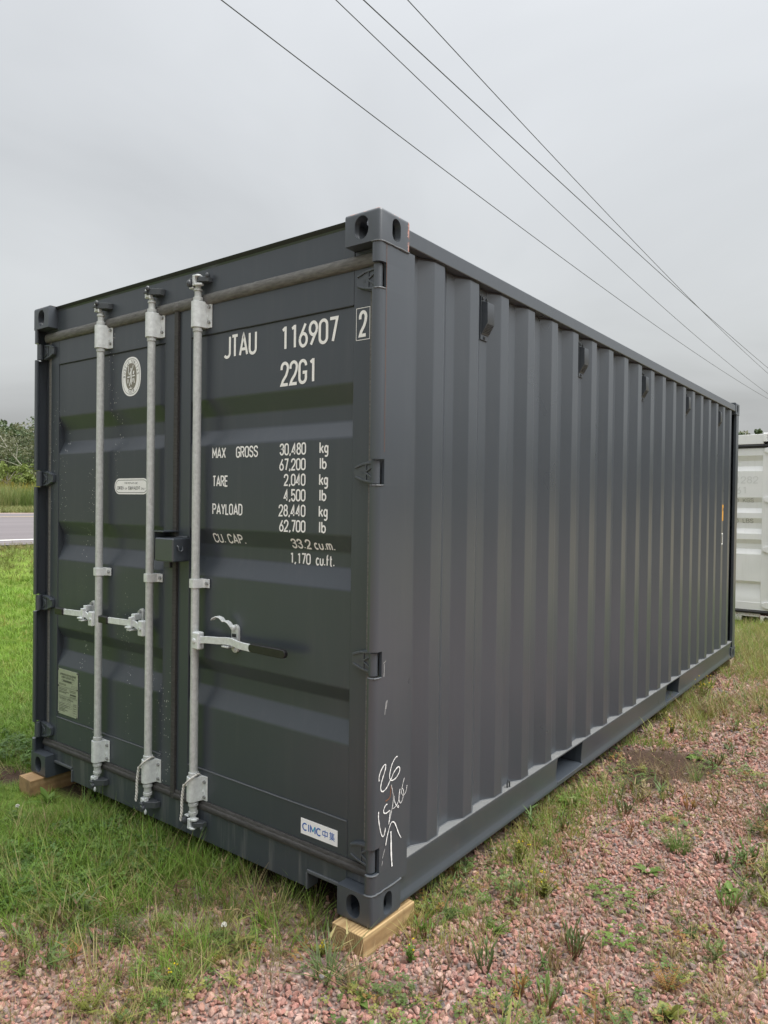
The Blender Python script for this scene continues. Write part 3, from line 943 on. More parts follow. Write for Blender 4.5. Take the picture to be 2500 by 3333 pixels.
# ------------------------------------------------------------------ lettering and stickers
def letter(lines, t, parent, material, name='lettering', dy=.0012, flat=None):
    mb = MB()
    strokes(mb, lines, t, lambda a, b, k: (a, (flat if flat is not None else door_y(b)) - dy - (k % 7) * .00012, b))
    return mb.build(name, material, parent, smooth=None)
WL = 'white_lettering'
big = .0125
for s, xa, xb, z0 in (('JTAU', -.903, -.694, 2.155), ('116907', -.5585, -.244, 2.150), ('22G1', -.553, -.354, 2.005)):
    letter(text_lines(s, xa, xb, z0, .100, big), big, dr, WL)
letter(text_lines('2', -.140, -.100, 2.152, .099, big), big, dr, WL, flat=.060)
letter([[(-.152, 2.142), (-.152, 2.260), (-.088, 2.260), (-.088, 2.142), (-.152, 2.142)]], .0022, dr, WL, flat=.060)
sm = .0066
for s, xa, xb, z0 in (('MAX', -.974, -.883, 1.722), ('GROSS', -.818, -.680, 1.722), ('30,480', -.553, -.405, 1.724),
                      ('67,200', -.554, -.406, 1.662), ('TARE', -.970, -.867, 1.598), ('2,040', -.527, -.406, 1.600),
                      ('4,500', -.527, -.405, 1.538), ('PAYLOAD', -.970, -.773, 1.475), ('28,440', -.555, -.404, 1.476),
                      ('62,700', -.551, -.403, 1.414)):
    letter(text_lines(s, xa, xb, z0, .0495, sm), sm, dr, WL)
for z0 in (1.725, 1.601, 1.477): letter(text_lines('kg', -.334, -.287, z0, .0475, sm), sm, dr, WL)
for z0 in (1.664, 1.540, 1.415): letter(text_lines('lb', -.334, -.295, z0, .0475, sm), sm, dr, WL)
letter(text_lines('CU. CAP.', -.980, -.772, 1.350, .043, sm), sm, dr, WL)
letter(text_lines('33.2', -.500, -.391, 1.347, .041, sm), sm, dr, WL)
letter(text_lines('cu.m.', -.376, -.266, 1.347, .041, sm), sm, dr, WL)
letter(text_lines('1,170', -.521, -.402, 1.284, .046, sm), sm, dr, WL)
letter(text_lines('cu.ft.', -.376, -.275, 1.284, .046, sm), sm, dr, WL)

# maker's sticker
MB().box(-.406, -.214, .0588, .0604, .217, .279).build('sticker', 'white_vinyl', dr)
lb = .0052
y_ = .0587
ln = [A(-.383, .248, .0125, .0135, 50, 310, 10), [(-.3635, .2345), (-.3635, .2615)],
      [(-.3535, .2345), (-.3535, .2615), (-.341, .240)], [(-.329, .2615), (-.329, .2345)], A(-.309, .248, .0125, .0135, 50, 310, 10)]
letter(ln, lb, dr, 'logo_blue', flat=y_, dy=.0004)
letter([[(-.341, .239), (-.3315, .2605)]], lb, dr, 'logo_cyan', flat=y_, dy=.0003)
cjk = [[(-.289, .258), (-.289, .243), (-.265, .243), (-.265, .258), (-.289, .258)], [(-.277, .264), (-.277, .235)]]
letter(cjk, .0034, dr, 'logo_blue', flat=y_, dy=.0004)
c0 = -.241
cj2 = [[(c0 - .007, .266), (c0 - .013, .257)], [(c0 - .009, .261), (c0 - .009, .246)], [(c0 - .009, .261), (c0 + .012, .261)], [(c0 - .009, .2562), (c0 + .011, .2562)],
       [(c0 - .009, .2514), (c0 + .011, .2514)], [(c0 - .010, .2466), (c0 + .013, .2466)], [(c0 + .001, .265), (c0 + .001, .2466)],
       [(c0 - .014, .2420), (c0 + .014, .2420)], [(c0, .2455), (c0, .234)], [(c0 - .001, .2415), (c0 - .012, .2345)], [(c0 + .001, .2415), (c0 + .013, .2345)]]
letter(cj2, .0022, dr, 'logo_blue', flat=y_, dy=.0004)

# repair notice sticker
MB().prism(stadium(-1.5875, 1.6025, .285, .079, 10), 'y', .0628, .0642).build('sticker', 'white_vinyl', dl)
st = stadium(-1.5875, 1.6025, .268, .062, 10)
letter([st + [st[0]]], .0024, dl, 'sticker_ink', flat=.0628, dy=.0003)
for s, xa, xb, z0, h, t in (('FOR REPAIR USE', -1.643, -1.533, 1.614, .0085, .0011), ('CORTEN', -1.708, -1.650, 1.586, .0165, .0021), ('OR', -1.641, -1.621, 1.586, .0095, .0013),
                            ('EQUIVALENT', -1.612, -1.511, 1.586, .0165, .0021), ('ONLY', -1.503, -1.468, 1.586, .0095, .0013)):
    letter(text_lines(s, xa, xb, z0, h, t), t, dl, 'sticker_ink', flat=.0628, dy=.0003)
# oval survey emblem
ex, ez = -1.595, 2.146
def sup(a, b, n=40, p=2.3):
    return [(ex + a * math.copysign(abs(math.cos(2 * math.pi * i / n)) ** (2 / p), math.cos(2 * math.pi * i / n)),
             ez + b * math.copysign(abs(math.sin(2 * math.pi * i / n)) ** (2 / p), math.sin(2 * math.pi * i / n))) for i in range(n)]
MB().prism(sup(.080, .097), 'y', .0628, .0642).build('emblem', 'white_vinyl', dl)
e1 = sup(.0705, .0875)
letter([e1 + [e1[0]]], .0018, dl, 'sticker_ink', flat=.0628, dy=.0003)
MB().prism(sup(.0455, .066), 'y', .0622, .0630).build('emblem_field', 'emblem_grey', dl)
def arc_text(s, a0, a1, h, t, flip=False):
    res = []
    for i, ch in enumerate(s):
        if ch == ' ': continue
        a = R(a0 + (a1 - a0) * i / (len(s) - 1))
        cx_, cz_ = ex + .0575 * math.cos(a), ez + .0765 * math.sin(a)
        tx, tz = (math.sin(a), -math.cos(a)) if not flip else (-math.sin(a), math.cos(a))
        nx, nz = (math.cos(a), math.sin(a)) if not flip else (-math.cos(a), -math.sin(a))
        w = GL[ch][0]
        for pl in GL[ch][1]:
            res.append([(cx_ + tx * (u - .5) * w * h * 1.1 + nx * (v - .5) * h, cz_ + tz * (u - .5) * w * h * 1.1 + nz * (v - .5) * h) for u, v in pl])
    return res
letter(arc_text('BUREAU VERITAS', 178, 8, .0135, .0017), .0017, dl, 'sticker_ink', flat=.0628, dy=.0003)
letter(arc_text('1828', 247, 293, .0135, .0017, True), .0017, dl, 'sticker_ink', flat=.0628, dy=.0003)
fg = [([(ex - .001, ez + .030), (ex - .001, ez + .012), (ex + .001, ez - .006)], .012), ([(ex + .001, ez - .004), (ex - .004, ez - .022), (ex - .014, ez - .046)], .0075),
      ([(ex + .001, ez - .004), (ex + .004, ez - .024), (ex + .003, ez - .040)], .0075), ([(ex + .001, ez + .042), (ex - .001, ez + .032)], .011),
      ([(ex + .004, ez + .026), (ex + .013, ez + .040), (ex + .018, ez + .056)], .0055), ([(ex - .004, ez + .022), (ex - .014, ez + .010), (ex - .022, ez + .024)], .0055),
      ([(ex - .022, ez + .026), (ex - .021, ez + .054)], .006), ([(ex - .030, ez - .002), (ex - .010, ez - .001)], .008), ([(ex + .012, ez + .001), (ex + .033, ez + .003)], .008),
      ([(ex + .020, ez + .010), (ex + .024, ez + .026)], .012), ([(ex - .024, ez - .012), (ex - .025, ez - .032)], .009), ([(ex + .014, ez - .010), (ex + .013, ez - .028)], .006),
      ([(ex + .024, ez - .010), (ex + .030, ez - .034)], .009), ([(ex - .012, ez - .058), (ex + .012, ez - .058)], .0055), ([(ex, ez - .050), (ex, ez - .062)], .004)]
mb = MB()
for k, (pl, t) in enumerate(fg): strokes(mb, [pl], t * .75, lambda a, b, kk, k=k: (a, .0620 - k * .00008, b))
mb.build('emblem_figure', 'white_vinyl', dl, smooth=None)
# approval data plate
MB().box(-2.257, -2.058, .0605, .0636, .353, .601).build('data_plate', 'plate_metal', dl, bevel=.001)
def PL(s, u0, u1, v, h, t): return text_lines(s, -2.257 + .199 * u0, -2.257 + .199 * u1, .601 - .248 * v, h, t)
for s, u0, u1, v, h, t in (('APPROVED FOR TRANSPORT', .1, .92, .135, .012, .0017), ('UNDER CUSTOMS SEAL', .17, .85, .195, .012, .0017), ('CSC SAFETY APPROVAL', .08, .80, .665, .011, .0016)):
    letter(PL(s, u0, u1, v, h, t), t, dl, 'plate_ink', flat=.0605, dy=.0004)
ln = []
def hl(u0, u1, v): ln.append([(-2.257 + .199 * u0, .601 - .248 * v), (-2.257 + .199 * u1, .601 - .248 * v)])
for v in (.38, .395, .585, .60): hl(.02, .98, v)
for u0, u1, v0, v1 in ((.2, .78, .225, .275), (.70, .97, .315, .35), (.2, .66, .685, .725), (.42, .72, .755, .83), (.78, .97, .70, .95)):
    ln.append([(-2.257 + .199 * a, .601 - .248 * b) for a, b in ((u0, v0), (u1, v0), (u1, v1), (u0, v1), (u0, v0))])
letter(ln, .0010, dl, 'plate_ink', flat=.0605, dy=.0004)
ln = []
for v in (.32, .345, .425, .455, .49, .515): hl(.05, .05 + rng.uniform(.35, .55), v)
for v in (.43, .46, .565): hl(.60, .92, v)
for v in (.755, .79, .825, .86, .89, .92): hl(.06, .06 + rng.uniform(.28, .6), v)
for v in (.24, .25, .26): hl(.26, .70, v)
for v in (.72, .75, .80, .85, .90): hl(.80, .94, v)
letter(ln, .0028, dl, 'plate_ink', flat=.0605, dy=.0004)
letter([[(-2.257 + .199 * a, .601 - .248 * .52) for a in (.62, .92)]], .009, dl, 'plate_ink', flat=.0605, dy=.0005)
for u in (.02, .98):
    for v in (.02, .38, .98):
        MB().cyl((-2.257 + .199 * u, .0606, .601 - .248 * v), (-2.257 + .199 * u, .0585, .601 - .248 * v), .004, n=8).build('rivet', 'black_rubber', dl)

# chalk scrawl on the side of the near post
SCR = [[(0.035, 0.53), (0.033, 0.542), (0.038, 0.557), (0.048, 0.57), (0.061, 0.58), (0.071, 0.583), (0.074, 0.579), (0.072, 0.563), (0.065, 0.551), (0.058, 0.539), (0.049, 0.523), (0.044, 0.506), (0.046, 0.494), (0.054, 0.486), (0.067, 0.486), (0.084, 0.494), (0.098, 0.509), (0.105, 0.517)], [(0.146, 0.59), (0.138, 0.592), (0.124, 0.584), (0.11, 0.569), (0.101, 0.548), (0.097, 0.53), (0.101, 0.517), (0.113, 0.509), (0.131, 0.51), (0.147, 0.517), (0.159, 0.528), (0.163, 0.539), (0.157, 0.55), (0.147, 0.55), (0.135, 0.545), (0.121, 0.535), (0.111, 0.521), (0.107, 0.516)], [(0.034, 0.42), (0.032, 0.403), (0.039, 0.368), (0.049, 0.336), (0.059, 0.319), (0.068, 0.321), (0.074, 0.335), (0.076, 0.347)], [(0.086, 0.431), (0.076, 0.432), (0.066, 0.422), (0.062, 0.412), (0.067, 0.403), (0.08, 0.399), (0.094, 0.402), (0.102, 0.403), (0.104, 0.395), (0.1, 0.38), (0.095, 0.353)], [(0.095, 0.353), (0.103, 0.372), (0.112, 0.397), (0.119, 0.418), (0.123, 0.439), (0.118, 0.467), (0.108, 0.496)], [(0.118, 0.404), (0.13, 0.403), (0.146, 0.41), (0.158, 0.425), (0.163, 0.445), (0.161, 0.463)], [(0.129, 0.448), (0.127, 0.435), (0.135, 0.416), (0.146, 0.403), (0.154, 0.394), (0.158, 0.399), (0.15, 0.407)], [(0.165, 0.463), (0.157, 0.45), (0.155, 0.431), (0.162, 0.414), (0.168, 0.407), (0.176, 0.412), (0.186, 0.431), (0.188, 0.445), (0.181, 0.461), (0.175, 0.461), (0.171, 0.45), (0.178, 0.436), (0.188, 0.431), (0.203, 0.44), (0.209, 0.464)], [(0.19, 0.498), (0.181, 0.478), (0.175, 0.461)], [(0.077, 0.282), (0.084, 0.31), (0.097, 0.338), (0.107, 0.354), (0.119, 0.356), (0.131, 0.348), (0.144, 0.326), (0.156, 0.3), (0.173, 0.276)], [(0.108, 0.323), (0.11, 0.291), (0.111, 0.255), (0.114, 0.218), (0.118, 0.189)]]
thin = {4, 5, 6, 7, 8}
JIT[0] = .4
for i, s in enumerate(SCR):
    # smooth the hand-drawn line
    q = s
    for _ in range(2):
        q = [q[0]] + [p for a, b in zip(q, q[1:]) for p in ((a[0] * .75 + b[0] * .25, a[1] * .75 + b[1] * .25), (a[0] * .25 + b[0] * .75, a[1] * .25 + b[1] * .75))] + [q[-1]]
    mb = MB()
    strokes(mb, [q], .0022 if i in thin else (.0062 if i == 10 else .0040), lambda a, b, k: (.0012 + .0002 * i, a, b))
    mb.build('chalk_scrawl', 'chalk_white', cont, smooth=None)
JIT[0] = 0.
mb = MB()
strokes(mb, [[(0.108, 0.492), (0.107, 0.475), (0.105, 0.454), (0.093, 0.446), (0.075, 0.445)]], .0042, lambda a, b, k: (.0010, a, b))
mb.build('rust_scratch', 'rust_streak', cont, smooth=None)
mb = MB()
for pl in ([(.052, .955), (.060, .958), (.066, .963)], [(.056, .952), (.057, .925), (.055, .905)], [(.072, .815), (.066, .79), (.064, .765)], [(.078, .815), (.070, .785)], [(.060, .24), (.075, .27)], [(.058, .215), (.062, .23)]):
    strokes(mb, [pl], .0022, lambda a, b, k: (.0011, a, b))
mb.build('scratch', 'worn_letter', cont, smooth=None)

# vents on the side
for i in range(5):
    yc = Y0 + PITCH * (1 + 4 * i) + .1015 + (.012 if i else 0)
    xw = -.0475
    mb = MB().box(xw, xw + .006, yc - .030, yc + .034, 2.272, 2.468)
    o = mb.build('vent', 'grey_paint_cast', cont, bevel=.002)
    mb = MB().prism([(xw + .006, 2.444), (xw + .036, 2.434), (xw + .038, 2.345), (xw + .008, 2.296), (xw + .006, 2.296)], 'y', yc - .026, yc + .036)
    mb.build('vent_cover', 'grey_paint_cast', o, bevel=.003)
    mb = MB()
    for r in range(7):
        for c in range(6):
            t0 = .12 + r * .115
            xx = xw + .038 - .030 * t0; zz = 2.345 - .049 * t0
            yy = yc - .020 + c * .010
            mb.box(xx - .001, xx + .0016, yy, yy + .005, zz - .0025, zz + .0015)
    mb.build('vent_holes', 'black_rubber', o)
    for yy, zz in ((yc - .018, 2.456), (yc + .016, 2.456), (yc + .0, 2.284)):
        MB().ball((xw + .008, yy, zz), .006, .008, .008, 7, 4).build('screw', 'dark_cast_paint', o)
# decals near the far end
e = Y0 + PITCH * 18
MB().box(-.0122, -.0108, e - .050, e - .006, 1.406, 1.561).build('warning_label', 'orange_label', cont)
MB().box(-.0110, -.0102, e - .030, e - .014, 1.50, 1.53).build('warning_label_mark', 'sticker_ink', cont)
mb = MB()
strokes(mb, [[(e - .060, 1.284), (e - .012, 1.284), (e - .012, 1.187), (e - .060, 1.187)]], .010, lambda a, b, k: (-.0112, a, b))
mb.build('bracket_mark', 'white_lettering', cont, smooth=None)

# braided cords hung on two rods
for x, lab in ((-1.376, 'white braided cord looped round the foot of the middle locking rod'), (-1.036, 'white braided cord looped round the foot of the right-hand locking rod')):
    mb = MB()
    loop = []
    for t in range(0, 361, 20):
        a = R(t)
        loop.append((x + .031 * math.cos(a) - .002, .020 + .034 * math.sin(a), .292 + .030 * math.cos(a - R(10)) - .004))
    mb.tube(loop, .0042, 7, caps=False)
    dn = [(x - .030, -.006, .262)]
    n = 26
    for s in (0, 1):
        pts = []
        for i in range(n + 1):
            u = i / n
            a = u * math.pi * 11 + s * math.pi
            pts.append((x - .028 - .010 * math.sin(u * 3.0) - .012 * max(0, u - .75) * 4 + .0032 * math.cos(a), -.004 - .006 * u + .0032 * math.sin(a), .268 - .165 * u))
        mb.tube(pts, .0038, 6)
    ro = mb.build('cord', 'rope', None, loc=(0, 0, BASE))
    tag(ro, lab, 'rope', 'cords tied to the locking rods')

# timber blocks under the castings
def timber(name, x0, x1, y0, y1, h, mtl, lab, rz=0):
    cx_, cy_ = (x0 + x1) / 2, (y0 + y1) / 2
    mb = MB().box(x0 - cx_, x1 - cx_, y0 - cy_, y1 - cy_, -.02, h)
    o = mb.build(name, mtl, None, bevel=.004, loc=(cx_, cy_, 0))
    o.rotation_euler.z = rz
    tag(o, lab, 'timber block', 'timber blocks the grey container rests on')
    return o
timber('timber_block', -.145, .006, -.045, .262, BASE - .0005, 'pine', 'clean yellow pine block under the near bottom corner of grey container', R(-1.5))
timber('timber_block', -2.425, -2.29, -.068, .31, BASE - .0005, 'pine_weathered', 'weathered brown pine block in the grass under far left bottom corner', R(-3))
timber('timber_block', -.17, -.004, 5.86, 6.03, BASE - .0005, 'pine_old', 'old grey timber block under the distant rear bottom corner of grey container')
# ------------------------------------------------------------------ terrain
def sstep(a, b, x):
    t = np.clip((x - a) / (b - a), 0, 1)
    return t * t * (3 - 2 * t)
_perm = nrs.permutation(512)
def vnoise(x, y, s, seed=0):
    """smooth value noise, numpy"""
    x = np.asarray(x) * s + seed * 17.3; y = np.asarray(y) * s + seed * 9.7
    xi = np.floor(x).astype(int); yi = np.floor(y).astype(int)
    fx_, fy_ = x - xi, y - yi
    fx_ = fx_ * fx_ * (3 - 2 * fx_); fy_ = fy_ * fy_ * (3 - 2 * fy_)
    def h(i, j): return _perm[(_perm[i & 511] + j) & 511] / 511.
    return (h(xi, yi) * (1 - fx_) + h(xi + 1, yi) * fx_) * (1 - fy_) + (h(xi, yi + 1) * (1 - fx_) + h(xi + 1, yi + 1) * fx_) * fy_
ROADZ = .82
def ground_z(x, y):
    x = np.asarray(x, float); y = np.asarray(y, float)
    z = .30 * sstep(-4.2, -8.6, x) + (ROADZ - .04 - .30) * sstep(-8.6, -10.6, x)
    z = z + .012 * (vnoise(x, y, 1.3, 3) - .5) + .03 * (vnoise(x, y, .35, 5) - .5) * sstep(1, 4, np.abs(x + 1.2))
    far = sstep(70, 190, -x)
    z = z + 7.0 * far
    z = z + 3.0 * sstep(60, 160, y) * (1 - far)
    z = np.where((x < -10.7) & (x > -37.7), ROADZ - .06, z)
    # shallow hollow under the container
    return z
def lawn_mask(x, y):
    x = np.asarray(x, float); y = np.asarray(y, float)
    xb = -.87 + .55 * np.minimum(y, .25)
    w = vnoise(x, y, 3.1, 1) * .35 + vnoise(x, y, 8, 2) * .18 - .26
    m = sstep(.16, -.22, x - xb + w)
    m = np.where(y > .3, sstep(.1, -.1, x + 2.45 + w * .5), m)
    far = sstep(5.0, 7.2, y + w * 1.5 + .25 * np.minimum(x, 2)) * sstep(-.3, .0, x)
    right = sstep(16, 19, x + w * 3)
    back = sstep(-12, -14, y + w)
    return np.clip(np.maximum.reduce([m, far, right, back]), 0, 1)
def soil_mask(x, y):
    d = ((x - .24) / .36) ** 2 + ((y - 2.58) / .50) ** 2 + (vnoise(x, y, 6, 8) - .5) * .9
    a = sstep(1.1, .35, d)
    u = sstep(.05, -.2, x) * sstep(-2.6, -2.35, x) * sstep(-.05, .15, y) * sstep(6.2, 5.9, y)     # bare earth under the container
    l = sstep(1.2, .3, ((x + 2.72) / .22) ** 2 + ((y - .0) / .14) ** 2)
    return np.clip(np.maximum.reduce([a, u, l]), 0, 1)

def axis(lo, hi, step, far_lo, far_hi, grow=1.28):
    a = list(np.arange(lo, hi + 1e-6, step))
    s = step
    while a[-1] < far_hi: s *= grow; a.append(a[-1] + s)
    s = step
    while a[0] > far_lo: s *= grow; a.insert(0, a[0] - s)
    return np.array(a)
gx = np.concatenate([axis(-14, 2.6, .06, -900, 900)])
gy = np.concatenate([axis(-1.8, 8.0, .06, -900, 900)])
X, Yg = np.meshgrid(gx, gy)
Zg = ground_z(X, Yg)
rr = np.hypot(X, Yg)
nx, ny = len(gx), len(gy)
gm = bpy.data.meshes.new('ground')
verts = np.stack([X, Yg, Zg], -1).reshape(-1, 3)
idx = np.arange(nx * ny).reshape(ny, nx)
faces = np.stack([idx[:-1, :-1], idx[:-1, 1:], idx[1:, 1:], idx[1:, :-1]], -1).reshape(-1, 4)
gm.from_pydata(verts.tolist(), [], faces.tolist())
gm.polygons.foreach_set('use_smooth', [True] * len(gm.polygons))
at = gm.attributes.new('lawn', 'FLOAT', 'POINT'); at.data.foreach_set('value', lawn_mask(X, Yg).ravel())
at = gm.attributes.new('soil', 'FLOAT', 'POINT'); at.data.foreach_set('value', soil_mask(X, Yg).ravel())
def ground_mat():
    m, n, l, b = mat('ground')
    o = objc(n, l)
    la = N(n, 'ShaderNodeAttribute', attribute_name='lawn').outputs['Fac']
    so = N(n, 'ShaderNodeAttribute', attribute_name='soil').outputs['Fac']
    f1 = noise(n, l, o, 1.1, 5, .6)
    f2 = noise(n, l, o, 26, 5, .65)
    f3 = noise(n, l, objc(n, l, (1, 1, .2)), 160, 3, .6)
    # crushed stone seen from afar
    v = N(n, 'ShaderNodeTexVoronoi', inp={'Scale': 52.0})
    l.new(o, v.inputs['Vector'])
    hs = N(n, 'ShaderNodeSeparateColor'); l.new(v.outputs['Color'], hs.inputs[0])
    gc = mixcol(n, l, hs.outputs[0], (.27, .19, .168), (.40, .295, .262))
    gc = mixcol(n, l, mapr(n, l, v.outputs['Distance'], .25, .75, 0, .75), gc, (.10, .07, .06))
    gc = mixcol(n, l, mapr(n, l, f2, .5, .75, 0, .5), gc, (.16, .115, .085))
    # lawn floor: thatch and dark soil between blades, greener with distance
    lc = mixcol(n, l, mapr(n, l, f2, .3, .7), (.075, .085, .028), (.14, .17, .045))
    lc = mixcol(n, l, mapr(n, l, f1, .35, .65), lc, (.18, .265, .045))
    lc = mixcol(n, l, mapr(n, l, f3, .4, .7, 0, .5), lc, (.11, .18, .035))
    sx_ = N(n, 'ShaderNodeSeparateXYZ'); l.new(o, sx_.inputs[0])
    fc = mixcol(n, l, mapr(n, l, f1, .35, .65), (.17, .145, .085), (.22, .185, .115))
    lc = mixcol(n, l, mth(n, l, 'MULTIPLY', mapr(n, l, sx_.outputs[0], -2.4, -1.2), mapr(n, l, sx_.outputs[1], 1.0, 3.0)), lc, fc)
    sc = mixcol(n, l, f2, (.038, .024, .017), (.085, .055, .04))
    c = mixcol(n, l, la, gc, lc)
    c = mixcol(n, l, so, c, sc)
    l.new(c, b.inputs['Base Color'])
    b.inputs['Roughness'].default_value = .95
    b.inputs['Specular IOR Level'].default_value = .15
    h = mth(n, l, 'ADD', mth(n, l, 'MULTIPLY', v.outputs['Distance'], -.6), f2)
    bump(n, l, b, h, .8, .012)
    MAT['ground'] = m
ground_mat()
tag(link('ground', gm, 'ground'), kind='structure')

# ------------------------------------------------------------------ road
def road_mat():
    m, n, l, b = mat('asphalt')
    o = objc(n, l)
    f = noise(n, l, o, 60, 4, .7)
    lanes = noise(n, l, objc(n, l, (.8, .02, 1)), 1.0, 3, .5)
    c = mixcol(n, l, f, (.135, .12, .125), (.195, .175, .18))
    c = mixcol(n, l, mapr(n, l, lanes, .4, .65, 0, .5), c, (.115, .10, .106))
    l.new(c, b.inputs['Base Color'])
    b.inputs['Roughness'].default_value = .8
    bump(n, l, b, f, .4, .004)
    MAT['asphalt'] = m
    simple('road_paint', (.72, .71, .66), .6, 0, 40, .12, .05)
    simple('road_paint_yellow', (.55, .42, .22), .6, 0, 40, .2, .05)
    simple('shoulder', (.30, .22, .20), .9, 0, 40, .3, .4)
road_mat()
def sheet(name, x0, x1, y0, y1, z, m, crown=0, wob=0, ny_=60):
    mb = MB()
    xs = np.linspace(x0, x1, 9)
    for j in range(ny_ + 1):
        y = y0 + (y1 - y0) * j / ny_
        for i, x in enumerate(xs):
            e = wob * (float(vnoise(x, y, .9, 4)) - .5) if i in (0, 8) else 0
            mb.v.append((x + e, y, z + crown * (1 - ((x - (x0 + x1) / 2) / ((x1 - x0) / 2)) ** 2)))
    n = 9
    for j in range(ny_):
        for i in range(8):
            mb.f.append((j * n + i, j * n + i + 1, (j + 1) * n + i + 1, (j + 1) * n + i))
    return mb.build(name, m, None, recalc=False)
tag(sheet('road', -36.0, -10.95, -300, 500, ROADZ - .004, 'asphalt', .0, .25, 400), kind='structure')
tag(sheet('road_shoulder', -37.9, -36.0, -300, 500, ROADZ - .006, 'shoulder', 0, .3, 400), kind='structure')
tag(sheet('road_edge_line', -12.45, -12.20, -300, 500, ROADZ + .002, 'road_paint'), kind='structure')
tag(sheet('road_edge_line', -29.75, -29.35, -300, 500, ROADZ + .002, 'road_paint_yellow'), kind='structure')

# ------------------------------------------------------------------ scattering (geometry nodes, for ground cover only)
PROTO = bpy.data.collections.new('prototypes')
def proto_col(name, meshes, material):
    c = bpy.data.collections.new(name)
    for i, me in enumerate(meshes):
        me.materials.clear()
        me.materials.append(MAT[material])
        o = bpy.data.objects.new('%s_%02d' % (name, i), me)
        c.objects.link(o)
    return c
def scatter(name, col, pts, rot, scale, index, tint, label, cat):
    n = len(pts)
    me = bpy.data.meshes.new(name)
    me.vertices.add(n)
    me.vertices.foreach_set('co', np.asarray(pts, np.float32).ravel())
    a = me.attributes.new('rot', 'FLOAT_VECTOR', 'POINT'); a.data.foreach_set('vector', np.asarray(rot, np.float32).ravel())
    sc_ = np.asarray(scale, np.float32)
    if sc_.ndim == 1: sc_ = np.repeat(sc_[:, None], 3, 1)
    a = me.attributes.new('scl', 'FLOAT_VECTOR', 'POINT'); a.data.foreach_set('vector', sc_.ravel())
    a = me.attributes.new('pick', 'INT', 'POINT'); a.data.foreach_set('value', np.asarray(index, np.int32))
    a = me.attributes.new('tint', 'FLOAT_COLOR', 'POINT')
    t4 = np.concatenate([np.asarray(tint, np.float32), np.ones((n, 1), np.float32)], 1)
    a.data.foreach_set('color', t4.ravel())
    o = bpy.data.objects.new(name, me)
    COL.objects.link(o)
    ng = bpy.data.node_groups.new(name, 'GeometryNodeTree')
    ng.interface.new_socket('Geometry', in_out='INPUT', socket_type='NodeSocketGeometry')
    ng.interface.new_socket('Geometry', in_out='OUTPUT', socket_type='NodeSocketGeometry')
    gi = ng.nodes.new('NodeGroupInput'); go = ng.nodes.new('NodeGroupOutput')
    ip = ng.nodes.new('GeometryNodeInstanceOnPoints')
    ci = ng.nodes.new('GeometryNodeCollectionInfo')
    ci.inputs['Collection'].default_value = col
    ci.inputs['Separate Children'].default_value = True
    ci.inputs['Reset Children'].default_value = True
    def na(nm, dt):
        k = ng.nodes.new('GeometryNodeInputNamedAttribute'); k.data_type = dt; k.inputs['Name'].default_value = nm
        return k.outputs['Attribute']
    ip.inputs['Pick Instance'].default_value = True
    L = ng.links.new
    L(gi.outputs[0], ip.inputs['Points']); L(ci.outputs[0], ip.inputs['Instance'])
    L(na('pick', 'INT'), ip.inputs['Instance Index'])
    L(na('rot', 'FLOAT_VECTOR'), ip.inputs['Rotation'])
    L(na('scl', 'FLOAT_VECTOR'), ip.inputs['Scale'])
    L(ip.outputs[0], go.inputs[0])
    md = o.modifiers.new('scatter', 'NODES')
    md.node_group = ng
    tag(o, label, cat, kind='stuff')
    return o
def pal(n, cols, jit=.18, w=None):
    c = np.array(cols)[nrs.choice(len(cols), n, p=w)]
    return np.clip(c * (1 + jit * (nrs.rand(n, 1) - .5) * 2) * (1 + jit * .5 * (nrs.rand(n, 3) - .5)), 0, 1)
def rots(n, tilt=.15):
    return np.stack([nrs.randn(n) * tilt, nrs.randn(n) * tilt, nrs.rand(n) * 6.283], 1)

# crushed stone
def stone_mesh(seed):
    r_ = np.random.RandomState(seed)
    p = r_.randn(13, 3)
    p /= np.linalg.norm(p, axis=1)[:, None]
    p *= (1, r_.uniform(.75, 1), r_.uniform(.62, .9))
    p *= r_.uniform(.82, 1.05, (13, 1))
    bm = bmesh.new()
    for q in p: bm.verts.new(q)
    bmesh.ops.convex_hull(bm, input=bm.verts)
    bmesh.ops.bevel(bm, geom=list(bm.edges), offset=.07, segments=1, affect='EDGES')
    me = bpy.data.meshes.new('stone')
    bm.to_mesh(me); bm.free()
    return me
stones = proto_col('stone', [stone_mesh(i) for i in range(10)], 'stone')
def jgrid(x0, x1, y0, y1, s):
    a, b = np.meshgrid(np.arange(x0, x1, s), np.arange(y0, y1, s))
    a = a.ravel() + (nrs.rand(a.size) - .5) * s * 1.1
    b = b.ravel() + (nrs.rand(b.size) - .5) * s * 1.1
    return a, b
def under(x, y):               # inside the container footprint
    return (x < -.12) & (x > -2.32) & (y > .35) & (y < 5.9)
sx, sy, ss = [], [], []
for (x0, x1, y0, y1, s, r0, r1) in ((-1.3, 2.2, -1.5, 1.4, .0165, .0070, .0150), (-.1, 2.2, 1.4, 3.2, .0195, .008, .0150), (-.1, 2.4, 3.2, 7.0, .030, .012, .020)):
    a, b = jgrid(x0, x1, y0, y1, s)
    keep = (1 - lawn_mask(a, b) * 1.02 > nrs.rand(a.size)) & (1 - soil_mask(a, b) * .93 > nrs.rand(a.size))
    # weedy earth shows between the stones in places
    bare = sstep(.60, .74, vnoise(a, b, 2.6, 21) * .7 + vnoise(a, b, 7, 22) * .3)
    keep &= (nrs.rand(a.size) > bare * .6)
    front = (a < -.05) & (b > -.36 + .22 * (a + .5))
    keep &= ~front | (nrs.rand(a.size) > .55)
    a, b = a[keep], b[keep]
    sx.append(a); sy.append(b); ss.append(r0 * .8 + (r1 * 1.25 - r0 * .8) * nrs.rand(a.size) ** 2.3)
